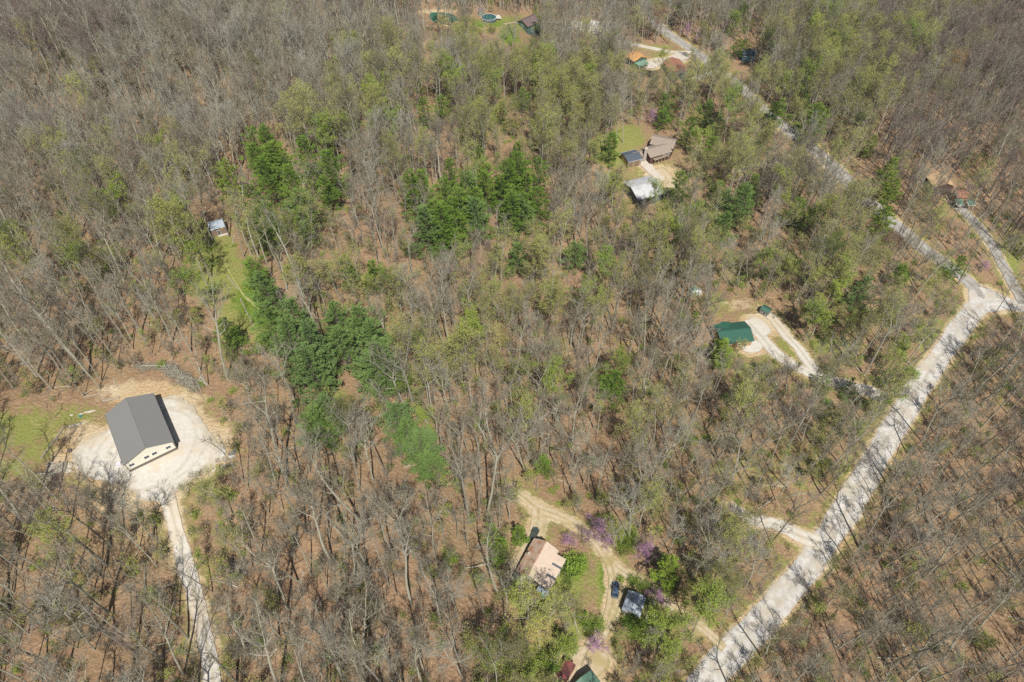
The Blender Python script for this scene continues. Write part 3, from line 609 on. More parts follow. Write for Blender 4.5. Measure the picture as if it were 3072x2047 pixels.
# propane tank
tl = at1(1450+2090/3.62, 1430+140/3.62, .8); e = empty('gas_tank', (tl.x, tl.y, TZ(tl.x, tl.y)), -.75, 'long white gas tank lying among bare trees left of the gravel road', 'tank')
b = MB().tube((-1.5, 0, .8), (1.5, 0, .8), .5, n=16); b.tube((1.5, 0, .8), (1.8, 0, .8), .5, .22, 16); b.tube((-1.5, 0, .8), (-1.8, 0, .8), .5, .22, 16); b.tube((0, 0, 1.3), (0, 0, 1.5), .14, n=10); b.build('vessel', 'plastic_white', e)
for x_ in (-.9, .9): MB().box((x_, 0, .15), (.2, .8, .5)).build('foot', 'stone', e)
SITES.append((tl.x, tl.y, 2))
# utility pole
bp_ = at1(2600+820/3.074, 450+1285/3.074); e = empty('utility_pole', bp_, -.55, 'tall wooden utility pole with crossarm and transformer by the road junction', 'utility pole')
MB().tube((0, 0, -1), (0, 0, 11.2), .17, .11, 8).build('pole', 'bark', e); MB().box((0, .12, 10.6), (2.4, .1, .13)).build('crossarm', 'bark', e)
for x_ in (-1.1, -.5, .5, 1.1): MB().tube((x_, .12, 10.66), (x_, .12, 10.86), .05, .03, 6).build('insulator', 'stone', e)
MB().tube((.1, -.35, 8.9), (.1, -.35, 9.8), .26, n=10).build('transformer', 'stone_dark', e)
for (qx, qy) in ((2600+845/3.074, 450+1295/3.074), (2600+883/3.074, 450+1370/3.074)):
    g_ = at1(qx, qy); e = empty('guy_wire_guard', g_, 0, 'yellow guy wire guard in the grass, %s the utility pole' % ('close beside' if qy < 880 else 'farther down from'), 'wire guard')
    MB().tube((0, 0, -.1), (-.35, .25, 2.3), .06, n=6).build('sleeve', 'yellow_paint', e); MB().tube((0, 0, -.3), (0, 0, .15), .09, n=6).build('anchor', 'stone_dark', e)
# ---------------------------------------------------------------- things around the barn
rb = random.Random(9)
def rock(p, sz, label, m='stone', grp=None, name='stone', flat=.55, rz=0, seed=0):
    r2 = random.Random(seed*7+3); b = MB(); vs = []; nu, nvv = 8, 5
    for j in range(nvv+1):
        th = math.pi*j/nvv
        for i in range(nu):
            a = 2*math.pi*i/nu; rr = 1+r2.uniform(-.16, .16); vs.append((sz[0]*.5*rr*math.sin(th)*math.cos(a), sz[1]*.5*rr*math.sin(th)*math.sin(a), sz[2]*.5*math.cos(th)))
    fs = [(j*nu+i, j*nu+(i+1) % nu, (j+1)*nu+(i+1) % nu, (j+1)*nu+i)[::-1] for j in range(nvv) for i in range(nu)]
    b.add(vs, fs); o = b.build(name, m); o.location = (p.x, p.y, p.z+sz[2]*.25); o.rotation_euler = (0, 0, rz); return tag(o, label, 'stone', grp)
def timber(p, q, r0, r1, label, m='log_grey', name='fallen_log', cat='log', grp=None, lift=0.0, n=8):
    A = Vector(p); B = Vector(q); o = MB().tube((0, 0, 0), B-A, r0, r1, n).build(name, m); o.location = A+Vector((0, 0, r0+lift)); return tag(o, label, cat, grp)
s = S(100, 1170, 5.227)
# row of border stones then a low stacked row
RS = [(s(550+i*34, 578-i*7)) for i in range(8)]
for i, q in enumerate(RS):
    rock(at1(*q), (.75, .6, .5), 'rounded %s border stone %s in the row left of the barn' % (('grey', 'white', 'tan')[i % 3], ('at the left end', 'next to the left end', 'third from the left', 'fourth from the left', 'fourth from the right', 'third from the right', 'next to the right end', 'at the right end')[i]), ['stone_dark', 'stone', 'stone'][i % 3], 'border stones left of the barn', seed=i)
for i in range(13):
    t = i/12; q = s(480-t*325, 600+t*445); g_ = at1(*q); g2 = at1(*s(480-(t+.07)*325, 600+(t+.07)*445))
    timber(g_, g2, .24, .24, 'grey log in the slanting log border of the lawn, %s from its upper end' % (ORDW[i] if False else ['first','second','third','fourth','fifth','sixth','seventh','eighth','ninth','tenth','eleventh','twelfth','thirteenth'][i]), 'log_grey', grp='logs laid end to end along the lawn')
for (q, r_, lab) in ((s(575, 960), .6, 'dark stump standing on the sand at the left edge of the gravel pad'), (s(390, 790), .35, 'short log piece beside the slanting log border'), (s(490, 803), .3, 'small dark stump on the lawn right of the slanting log border')):
    g_ = at1(*q); o = MB().tube((0, 0, -.1), (0, 0, .45), r_, r_*.85, 9).build('tree_stump', 'bark_dark'); o.location = g_; tag(o, lab, 'stump')
for i, (a, c_) in enumerate([((350, 1355), (75, 1350)), ((310, 1385), (60, 1395)), ((225, 1435), (65, 1430)), ((350, 1330), (90, 1322))]):
    timber(at1(*s(*a)), at1(*s(*c_)), .33, .27, 'thick barkless log in the lower log pile, %s from the top' % ['second', 'third', 'lowest', 'first'][i], 'log_grey', grp='logs of the lower pile left of the barn')
for i in range(9):
    y0 = 1165+i*20; timber(at1(*s(240+rb.uniform(-30, 30), y0+8)), at1(*s(430+rb.uniform(-20, 30), y0-14+rb.uniform(-6, 6))), .24, .2, 'grey log in the jumbled log pile below the border, %s from the top' % ['first','second','third','fourth','fifth','sixth','seventh','eighth','ninth'][i], 'log_grey', grp='logs of the jumbled pile', lift=rb.uniform(0, .4))
for i in range(4):
    timber(at1(*s(525-i*26, 1135+i*4)), at1(*s(490-i*24, 1300)), .26, .22, 'upright lying log at the right side of the log pile, %s from the right' % ['first', 'second', 'third', 'fourth'][i], 'log_grey', grp='logs beside the jumbled pile', lift=.05)
for i, (a, z, nm) in enumerate([((905, 340), (2.6, .8, .3), 'large flat white stone slab left of the barn'), ((825, 352), (1.0, .6, .3), 'small white slab just left of the large white slab'), ((755, 378), (1.3, .6, .3), 'white slab at the middle of the slab row left of the barn'), ((600, 400), (1.0, .6, .3), 'pale slab at the left end of the slab row'), ((580, 1190), (1.4, 1.6, .6), 'pale boulder touching the log pile by the gravel pad'), ((560, 1270), (1.7, 1.3, .6), 'pale boulder just below the one by the log pile')]):
    rock(at1(*s(*a)), z, nm, 'stone', rz=.3, seed=40+i)
g_ = at1(*s(740, 417)); o = MB().tube((0, 0, 0), (0, 0, .35), .45, .4, 14).build('tub', 'plastic_teal'); o.location = g_; o.scale = (1, .6, 1); tag(o, 'dark teal plastic tub on the grass left of the barn', 'tub')
timber(at1(*s(1095, 188)), at1(*s(1359, 130)), .28, .22, 'long pale straight log lying behind the left corner of the barn', 'log_grey')
timber(at1(*s(800, 120)), at1(*s(1050, 62)), .2, .15, 'slim grey log lying at the wood edge left behind the barn', 'log_grey')
timber(at1(*s(770, 100)), at1(*s(905, 30)), .15, .1, 'thin grey pole leaning over the log at the wood edge behind the barn', 'log_grey', lift=.3)
g_ = at1(150+720/3.485, 1050+1195/3.485, .4); e = empty('wrapped_bundle', (g_.x, g_.y, g_.z-.4), .4, 'pale purple wrapped bundle against the left front corner of the barn', 'bundle')
MB().box((0, 0, .4), (1.1, 1.0, .8), top=(.9, .9)).build('wrap', 'bale', e); MB().box((0, 0, .42), (1.13, .08, .81), top=(.92, 1)).build('strap', 'plastic_white', e)
g_ = at1(150+835/3.485, 1050+1330/3.485); e = empty('trash_bin', g_, .2, 'small pale bin with lid beside the front left corner of the barn', 'bin')
MB().box((0, 0, .45), (.6, .55, .9), top=(1.1, 1.1)).build('bin_body', 'stone', e); MB().box((0, 0, .93), (.72, .66, .07)).build('lid', 'plastic_white', e)
# lumber and pallets on the right edge of the pad
s = S(500, 1330, 9.05)
def plank(a, c_, w_, h_, lab, m='wood_cut', grp='boards and pallets at the right edge of the gravel pad', lift=0.0, name='lumber_board'):
    A = at1(*s(*a)); B = at1(*s(*c_)); d = B-A; o = MB().box((0, 0, h_/2+.02), (d.xy.length, w_, h_)).build(name, m); o.location = ((A.x+B.x)/2, (A.y+B.y)/2, (A.z+B.z)/2+lift); o.rotation_euler = (0, 0, math.atan2(d.y, d.x)); return tag(o, lab, 'lumber', grp)
plank((1700, 340), (1880, 220), .9, .25, 'grey sheet metal stack at the right tip of the gravel pad', 'wall_slate', name='metal_sheet_stack')
plank((1510, 310), (1610, 300), 1.2, .6, 'white wrapped stack next to the grey metal sheets', 'plastic_white', name='wrapped_stack')
plank((1640, 360), (1850, 380), .7, .3, 'white board stack below the grey metal sheets', 'plastic_white', name='board_stack')
plank((1610, 350), (1690, 330), 1.0, .5, 'yellow tan board stack between the white stack and the metal sheets', name='board_stack')
for i in range(4): plank((1470+i*28, 440-i*22), (1600+i*14, 520-i*20), .22, .2, 'dark beam laid across the sand, %s from the left' % ['first', 'second', 'third', 'fourth'][i], 'log_grey', name='timber_beam')
def pallet(a, c_, w_, lab):
    A = at1(*s(*a)); B = at1(*s(*c_)); d = B-A; e = empty('pallet', ((A.x+B.x)/2, (A.y+B.y)/2, (A.z+B.z)/2), math.atan2(d.y, d.x), lab, 'pallet'); L_ = d.xy.length; b = MB()
    for i in range(7): b.box((-L_/2+.08+i*(L_-.16)/6, 0, .32), (.12, w_, .04))
    b.build('top_slats', 'deck', e); b = MB()
    for v in (-w_/2+.1, 0, w_/2-.1): b.box((0, v, .16), (L_, .1, .26))
    b.build('runners', 'deck', e)
pallet((1330, 500), (1450, 460), 1.3, 'slatted grey pallet in the middle of the lumber row')
pallet((870, 830), (1000, 770), 1.2, 'tan pallet at the left end of the lumber row')
for i in range(3): plank((1040+i*30, 770-i*8), (1070+i*24, 815-i*14), .12, .3, 'short board on edge beside the tan pallet, %s from the left' % ['first', 'second', 'third'][i])
plank((1020, 900), (1140, 815), .25, .2, 'dark plank lying below the tan pallet', 'log_grey'); plank((1210, 780), (1420, 660), .3, .15, 'long pale board at the pad edge, left one of two', 'plastic_white'); plank((1400, 720), (1600, 590), .35, .15, 'long pale board at the pad edge, right one of two', 'plastic_white'); plank((1240, 820), (1540, 570), .16, .12, 'long thin brown board between the two pale boards', 'wood_cut')
for i in range(9):
    q = s(1215+rb.uniform(0, 90), 520+rb.uniform(0, 110)); g_ = at1(*q); o = MB().box((0, 0, .15), (.35, .25, .3), rz=rb.uniform(0, 3)).build('firewood_block', 'wood_cut' if i % 2 else 'stone'); o.location = g_; tag(o, 'cut firewood block in the little heap left of the slatted pallet', 'firewood', 'cut blocks in the heap by the pallet')
# brush pile
s = S(150, 1050, 3.485); rb = random.Random(5)
e = empty('brush_pile', at1(*s(1380, 310)), 0, 'big heap of grey dead branches above the right end of the barn', 'brush pile')
b = MB(); b2 = MB()
for i in range(420):
    u = rb.random(); q = s(1250+u*290+rb.gauss(0, 34), 205+u*200+rb.gauss(0, 34)); g_ = at1(*q)-e.location; a = rb.gauss(R(-32), .55); L_ = rb.uniform(1.0, 4.2)*(1.2 if i % 9 == 0 else 1); z = rb.uniform(.1, 1.5)
    d = Vector((math.cos(a), math.sin(a), rb.gauss(0, .13)))*L_*.5; (b if i % 4 == 0 else b2).tube(g_+Vector((0, 0, z))-d, g_+Vector((0, 0, z))+d, rb.uniform(.03, .1), .02, 4, cap=False)
b.build('limbs', 'bark_pale', e); b2.build('branches', 'bark', e)
e = empty('brush_pile', at1(*s(1040, 190)), 0, 'low brown brush heap above the barn with a long pale pole across it', 'brush pile'); b = MB()
for i in range(300):
    q = s(900+rb.random()*420, 185+rb.gauss(0, 24)); g_ = at1(*q)-e.location; a = rb.gauss(0, .7); L_ = rb.uniform(.6, 2.6); z = rb.uniform(.05, .8); d = Vector((math.cos(a), math.sin(a), rb.gauss(0, .15)))*L_*.5; b.tube(g_+Vector((0, 0, z))-d, g_+Vector((0, 0, z))+d, rb.uniform(.02, .06), .015, 4, cap=False)
b.build('branches', 'bark', e)
A = at1(*s(970, 186))-e.location; B = at1(*s(1270, 186))-e.location; MB().tube(A+Vector((0,0,.9)), B+Vector((0,0,.9)), .12, .08, 6).build('pole', 'bark_pale', e)
for i in range(6): timber(at1(*s(1545+i*14, 330-i*2+6*i)), at1(*s(1605+i*9, 268+i*22)), .3, .26, 'thick pale log stacked right of the branch heap, %s from the top' % ['first', 'second', 'third', 'fourth', 'fifth', 'sixth'][i], 'log_grey', grp='thick logs right of the branch heap')
# other fallen timber
s = S(0, 1024, 1.5318)
for i in range(2):
    cx, cy, lab = ((1190, 1390, 'fan shaped heap of grey cut branches below the centre left wood'), (1095, 1045, 'smaller heap of grey branches in the wood right of the barn drive'))[i]
    e = empty('brush_pile', at1(*s(cx, cy)), 0, lab, 'brush pile'); b = MB()
    for k in range(150):
        q = s(cx+rb.gauss(0, 32), cy+rb.gauss(0, 22)); g_ = at1(*q)-e.location; a = R(95)-(q[0]*1.5318-cx)/60*.8+rb.gauss(0, .2); L_ = rb.uniform(1.5, 3.6); d = Vector((math.cos(a), math.sin(a), rb.gauss(0, .1)))*L_*.5; z = rb.uniform(.1, .8)
        b.tube(g_+Vector((0, 0, z))-d, g_+Vector((0, 0, z))+d, rb.uniform(.04, .1), .02, 4, cap=False)
    b.build('branches', 'log_grey', e)
for (a, c_, lab, r_) in [((1045, 1270), (1100, 1335), 'slim fallen trunk across the meadow trail, upper of two', .14), ((1105, 1375), (1165, 1500), 'slim fallen trunk across the meadow trail, lower of two', .14)]:
    timber(at1(a[0]*.6531, a[1]*.6531), at1(c_[0]*.6531, c_[1]*.6531), r_*1.3, r_, lab, 'log_grey')
# small things near the houses
s = S(1450, 1430, 3.62)
g_ = at1(*s(652, 1290)); e = empty('fire_bowl', g_, 0, 'round teal lidded tub at the front corner of the rusty roofed house', 'tub'); MB().tube((0, 0, 0), (0, 0, .8), .55, .6, 16).build('tub_body', 'plastic_black', e); MB().tube((0, 0, .8), (0, 0, .95), .6, .35, 16).build('lid', 'plastic_teal', e)
g_ = at1(*s(1540, 1505)); e = empty('wood_stack', g_, .5, 'low stack of split wood against the front of the small metal roofed shed', 'woodpile'); b = MB()
for i in range(14): b.tube((-.9+(i % 7)*.28, -.3, .15+(i//7)*.28), (-.9+(i % 7)*.28, .35, .15+(i//7)*.28), .14, n=6)
b.build('split_logs', 'wood_cut', e); MB().box((0, 0, -.05), (2.2, .7, .12)).build('base_board', 'deck', e)
g_ = at1(1500+905/6.536, 790/6.536); o = MB().box((0, 0, .5), (1.2, .9, 1.0), top=(.7, .7)).build('garden_cart', 'red_paint'); o.location = g_; tag(o, 'small red garden cart on leaf litter below the drive near the top', 'cart')
# ---------------------------------------------------------------- trees
def mesh_from(name, V, F, MI, mats):
    me = bpy.data.meshes.new(name); me.from_pydata(V, [], F)
    for m in mats: me.materials.append(M[m])
    me.polygons.foreach_set('material_index', MI); me.update(); return me
class Geo:
    def __init__(s): s.V = []; s.F = []; s.MI = []
    def limb(s, p, d, L, r0, r1, nseg, sides, rs, wob=.12, up=0.0, k=0):
        """a tapering, slightly crooked limb; returns its points"""
        pts = [p.copy()]; d = d.normalized(); st = L/nseg
        for i in range(nseg):
            d = (d + Vector((rs.gauss(0, wob), rs.gauss(0, wob), rs.gauss(0, wob*.7)+up))).normalized(); pts.append(pts[-1]+d*st)
        o = len(s.V)
        for i, q in enumerate(pts):
            t = (pts[min(i+1, nseg)]-pts[max(i-1, 0)]).normalized(); u = t.orthogonal().normalized(); v = t.cross(u); r = r0+(r1-r0)*(i/nseg)**.8
            for a in range(sides):
                th = 2*math.pi*a/sides; s.V.append(q+(u*math.cos(th)+v*math.sin(th))*r)
        for i in range(nseg):
            for a in range(sides):
                b = (a+1) % sides; s.F.append((o+i*sides+a, o+i*sides+b, o+(i+1)*sides+b, o+(i+1)*sides+a)); s.MI.append(k)
        return pts
    def spike(s, p, q, wdt, rs, k=0):
        u = (q-p).cross(Vector((rs.uniform(-1,1), rs.uniform(-1,1), rs.uniform(-1,1)))).normalized()*wdt*.5
        o = len(s.V); s.V += [p-u, p+u, q]; s.F.append((o, o+1, o+2)); s.MI.append(k)
    def leaf(s, p, size, rs, k=0):
        a = Vector((rs.gauss(0,1), rs.gauss(0,1), rs.gauss(0,1))).normalized(); b = a.orthogonal().normalized()*size*.5; a = a*size*.5
        o = len(s.V); s.V += [p-a, p+b, p+a, p-b]; s.F.append((o, o+1, o+2, o+3)); s.MI.append(k)
def along(pts, t):
    t = max(0, min(.9999, t))*(len(pts)-1); i = int(t); return pts[i].lerp(pts[i+1], t-i), (pts[i+1]-pts[i]).normalized()
def rdir(d, ang, rs, az=None):
    u = d.orthogonal().normalized(); v = d.cross(u); az = rs.uniform(0, 2*math.pi) if az is None else az
    return (d*math.cos(ang)+(u*math.cos(az)+v*math.sin(az))*math.sin(ang)).normalized()
def hardwood(seed, H=24, RC=4.6, bark='bark', twig='twig', leaf=None, nleaf=0, lsize=.22, fork=.3, base=.42, prim=17, r=.23, ntw=6, tww=.045, steep=27):
    rs = random.Random(seed); g = Geo(); c = Geo(); ends = []
    leaders = []
    trunk = g.limb(Vector((0, 0, -1.0)), Vector((rs.gauss(0,.03), rs.gauss(0,.03), 1)), H*.62+1, r, r*.62, 7, 7, rs, .035)
    top = trunk[-1]; td = (trunk[-1]-trunk[-2]).normalized()
    nl = 3 if rs.random() < fork else (2 if rs.random() < fork*1.3 else 1)
    for i in range(nl):
        d = td if nl == 1 else rdir(td, rs.uniform(.25, .5), rs, i*2*math.pi/nl+rs.uniform(-.5, .5))
        leaders.append(g.limb(top, d, H*.36*rs.uniform(.85, 1.05), r*.6/(nl**.4), .03, 6, 5, rs, .08, .03))
    prims = []
    for i in range(prim):
        f = i/(prim-1); z = base+(0.96-base)*f
        if z < .62: p, d = along(trunk, (z*H+1)/(H*.62+1))
        else: p, d = along(leaders[i % nl], (z-.62)/.36)
        prof = math.sin(math.pi*min(1, .18+.78*f))**.7
        el = R(steep+38*f+rs.uniform(-12, 12)); az = i*2.4+rs.uniform(-.5, .5)
        dr = Vector((math.cos(az)*math.cos(el), math.sin(az)*math.cos(el), math.sin(el)))
        L = RC*(.55+.75*prof)*rs.uniform(.7, 1.2)
        if rs.random() < .12: L *= .45
        prims.append(g.limb(p, dr, L, max(.045, r*.36*(1-.55*f)), .018, 5, 4, rs, .14, .05))
    for leader in leaders: prims.append(leader)
    for P in prims:
        L = sum((P[j+1]-P[j]).length for j in range(len(P)-1)); ns = max(4, int(L*1.5))
        for j in range(ns):
            t = .22+.78*(j+rs.random()*.8)/ns; p, d = along(P, t)
            S = c.limb(p, (rdir(d, rs.uniform(.5, 1.0), rs)+Vector((0, 0, .25))), L*rs.uniform(.22, .42)*(1.15-.5*t), .028, .010, 3, 3, rs, .16, .05, 0)
            Ls = (S[-1]-S[0]).length
            for k in range(ntw):
                q, d2 = along(S, .15+.85*(k+.5)/ntw); e = q+(rdir(d2, rs.uniform(.3, .9), rs)+Vector((0, 0, .25))).normalized()*rs.uniform(.5, 1.25)
                c.spike(q, e, tww, rs, 0)
                for z in range(2):
                    m = q.lerp(e, rs.uniform(.3, .9)); e2 = m+rdir((e-q).normalized(), rs.uniform(.4, 1), rs)*rs.uniform(.3, .6)
                    c.spike(m, e2, tww*.7, rs, 0); ends.append(e2)
                ends.append(e)
    if leaf:
        for i in range(nleaf):
            e = ends[rs.randrange(len(ends))]; p = e+Vector((rs.gauss(0,.22), rs.gauss(0,.22), rs.gauss(0,.22)))
            c.leaf(p, lsize*rs.uniform(.6, 1.4), rs, 1)
    tm = mesh_from('trunk', g.V, g.F, g.MI, [bark]); cm = mesh_from('crown', c.V, c.F, c.MI, [twig]+([leaf] if leaf else []))
    return tm, cm
def pine(seed, H=21, RC=4.6, needle='needle', dense=1.0, z0=.15, open_=0):
    rs = random.Random(seed); g = Geo(); c = Geo(); RC *= 1.3
    tr = g.limb(Vector((0, 0, -1)), Vector((0, 0, 1)), H+.8, .24, .03, 9, 6, rs, .012)
    z = H*z0; asym = [rs.uniform(.6, 1.25) for _ in range(8)]
    while z < H-.3:
        f = z/H; nb = rs.choice((4, 5, 5, 6)) if f < .9 else 4; a0 = rs.uniform(0, 6.28)
        whr = rs.uniform(.72, 1.15)
        for i in range(nb):
            az = a0+i*2*math.pi/nb+rs.uniform(-.3, .3)
            L = RC*((1-f)**.55)*(1.0 if f > .3 else .72+.9*f)*whr*rs.uniform(.6, 1.15)*asym[int(az/6.2832*8) % 8]+.3
            if rs.random() < .1+open_: L *= .35
            up = .05+.5*f; p, _ = along(tr, (z+1)/(H+.8)); dh = Vector((math.cos(az), math.sin(az), 0)); dv = Vector((-dh.y, dh.x, 0))
            br = g.limb(p, Vector((dh.x, dh.y, up)), L, .05*(1.2-f), .012, 3, 3, rs, .04, .03)
            n = int((3+3.2*L+1.0*L*L)*dense)
            for k in range(n):
                t = .2+.8*rs.random()**.6; q, d = along(br, t); wd = L*.26*(1-.5*t)+.1
                q = q+dv*rs.uniform(-wd, wd)+Vector((0, 0, rs.gauss(.05, .07)))
                for _ in range(8):
                    e = (d*.9+Vector((rs.gauss(0,.5), rs.gauss(0,.5), rs.gauss(.3,.3)))).normalized()*rs.uniform(.35, .65)
                    c.spike(q, q+e, .12, rs, 0)
        z += rs.uniform(.95, 1.5)*(1.1-.45*f)
    for k in range(40):
        q = Vector((rs.gauss(0,.12), rs.gauss(0,.12), H-.9*rs.random())); c.spike(q, q+Vector((rs.gauss(0,.25), rs.gauss(0,.25), .45)), .14, rs, 0)
    return mesh_from('trunk', g.V, g.F, g.MI, ['bark_dark']), mesh_from('crown', c.V, c.F, c.MI, [needle])
def sapling(seed, H=7, RC=1.6, bark='bark', twig='twig', leaf=None, nleaf=0, lsize=.2):
    return hardwood(seed, H, RC, bark, twig, leaf, nleaf, lsize, fork=.2, base=.3, prim=9, r=.05, ntw=3, tww=.04)
def bush(seed, H=2.2, RC=1.6, leaf='leaf_shrub', n=1000, ls=.17, twig='twig'):
    rs = random.Random(seed); g = Geo(); c = Geo(); E = []
    for i in range(11):
        az = i*2.4+rs.uniform(-.4, .4); el = rs.uniform(.5, 1.4)
        P = g.limb(Vector((rs.gauss(0,.12), rs.gauss(0,.12), -.15)), Vector((math.cos(az)*math.cos(el), math.sin(az)*math.cos(el), math.sin(el))), (RC*.75+(H-RC*.6)*math.sin(el))*rs.uniform(.7, 1), .035, .01, 4, 4, rs, .18, .03)
        for j in range(7):
            p, d = along(P, .3+.7*rs.random()); e = p+rdir(d, rs.uniform(.4, 1.1), rs)*rs.uniform(.3, .8); g.spike(p, e, .04, rs, 0); E.append(e)
    for i in range(n):
        e = E[rs.randrange(len(E))]; c.leaf(e+Vector((rs.gauss(0,.26), rs.gauss(0,.26), rs.gauss(0,.2))), ls*rs.uniform(.6, 1.4), rs, 0)
    return mesh_from('stems', g.V, g.F, g.MI, [twig]), mesh_from('foliage', c.V, c.F, c.MI, [leaf])

KINDS = {   # name: list of (trunk, crown)
 'bare':   [hardwood(10+i, 22+(i % 4)*1.7, 3.6+.45*(i % 4), ['bark','bark_pale','bark','bark_pale','bark_dark','bark','bark_pale','bark'][i], ['twig','twig','twig','twig_pale','twig','twig','twig','twig_purple'][i], fork=.2+.1*(i % 5), ntw=6, steep=22+4*(i % 4)) for i in range(8)],
 'tall':   [hardwood(20+i, 26+i, 3.3+.35*i, ['bark_pale','bark','bark_pale','bark','bark_pale'][i], 'twig', fork=.45, base=.48, prim=13, r=.30, ntw=4, steep=40) for i in range(5)],
 'pole':   [hardwood(110+i, 21+i, 2.0+.3*i, ['bark','bark_pale','bark','bark_pale'][i], 'twig', fork=.25, base=.5, prim=9, r=.16, ntw=4, steep=42) for i in range(4)],
 'grey':   [hardwood(30+i, 25, 4.8, 'bark_pale', 'twig_pale', fork=.6) for i in range(2)],
 'dark':   [hardwood(40+i, 24, 4.5, ['bark_dark','bark','bark_dark'][i], 'twig_purple', fork=.35) for i in range(3)],
 'bud':    [hardwood(50+i, 24+(i % 2)*2, 4.2+.3*(i % 3), ['bark_pale','bark','bark'][i % 3], 'twig', 'leaf_bud', [1500,2400,3700,2000,1100,3000][i], .19, fork=.35, ntw=4, base=.46) for i in range(6)],
 'green':  [hardwood(60+i, 22, 4.3, ['bark','bark_pale','bark'][i], 'twig', 'leaf_green', [4200,3000,5500][i], .23, fork=.4) for i in range(3)],
 'orange': [hardwood(70, 19, 3.6, 'bark', 'twig', 'leaf_orange', 2600, .18)],
 'red':    [hardwood(72, 18, 3.4, 'bark', 'twig', 'leaf_red', 2000, .18)],
 'yellow': [hardwood(74, 21, 4.2, 'bark_pale', 'twig_pale', 'leaf_yellow', 3400, .2)],
 'blossom':[hardwood(76+i, 7.5, 3.3, 'bark_dark', 'twig', 'blossom', 1500, .15, fork=.9, base=.2, prim=13, r=.1, ntw=4) for i in range(2)],
 'pine':   [pine(80, 21, 4.8), pine(81, 22, 5.1), pine(82, 19, 4.3, z0=.25, open_=.1), pine(83, 20, 4.6)],
 'pineblue':[pine(85, 20, 5.0, 'needle_blue', 1.1), pine(86, 21, 5.4, 'needle_blue', 1.0, .1, .04)],
 'pineyellow':[pine(88, 20, 4.8, 'needle_yellow', 1.0), pine(89, 22, 4.4, 'needle_yellow')],
 'cedar':  [pine(90, 9, 2.1, 'needle', .9, .05), pine(91, 8, 2.3, 'needle_yellow', .9, .05)],
 'bush':   [bush(95+i, 2.4+.5*i, 1.8+.3*i) for i in range(3)],
 'snag':   [hardwood(99, 17, 2.6, 'bark_pale', 'twig_pale', fork=1.0, base=.6, prim=5, r=.3, ntw=1)],
}
HT = {'blossom': 7, 'bush': 2, 'cedar': 8, 'orange': 18, 'red': 17, 'snag': 15}
# --- where trees stand -------------------------------------------------
rng = random.Random(4)
import mathutils
kd = mathutils.kdtree.KDTree(len(ROADS)+len(SITES))
for i, (x, y, hw, vg) in enumerate(ROADS): kd.insert((x, y, 0), i)
for i, (x, y, rr) in enumerate(SITES): kd.insert((x, y, 0), len(ROADS)+i)
kd.balance()
def near_built(x, y, extra):
    for co, i, d in kd.find_range((x, y, 0), 16):
        if i < len(ROADS):
            if d < ROADS[i][2]+extra: return True
        elif d < SITES[i-len(ROADS)][2]+extra*.5: return True
    return False
def inpoly(px, py, P):
    c = False; n = len(P)
    for i in range(n):
        x1, y1 = P[i]; x2, y2 = P[i-1]
        if (y1 > py) != (y2 > py) and px < (x2-x1)*(py-y1)/(y2-y1)+x1: c = not c
    return c
# clearings (places with no trunk) and views that no tall tree blocks, outlined on the picture
CLEAR = [[(470,600),(520,555),(560,600),(590,640),(612,700),(625,770),(585,785),(510,765),(455,700),(440,630)],
 [(440,470),(500,440),(520,520),(470,560),(430,520)], [(0,905),(140,935),(215,905),(300,850),(400,860),(450,905),(500,960),(545,1035),(520,1080),(430,1120),(340,1160),(240,1100),(120,1120),(0,1120)],
 [(1405,300),(1500,285),(1560,320),(1590,370),(1560,420),(1560,470),(1440,480),(1410,420),(1395,360)], [(965,25),(1060,25),(1075,60),(960,62)], [(1080,40),(1225,30),(1235,75),(1200,100),(1150,100),(1085,80)],
 [(1480,95),(1600,110),(1600,160),(1540,190),(1430,150)], [(1780,770),(1840,800),(1870,850),(1800,820)], [(1660,680),(1800,700),(1800,800),(1700,830),(1650,800)], [(1175,1200),(1330,1200),(1410,1290),(1410,1460),(1300,1400),(1170,1340)], [(1410,1320),(1500,1330),(1500,1430),(1410,1430)],
 [(1660,700),(1730,700),(1730,720),(1660,720)], [(2140,390),(2240,430),(2240,480),(2180,470)], [(1280,1480),(1400,1480),(1410,1568),(1270,1568)], [(760,860),(830,890),(830,930),(770,900)]]
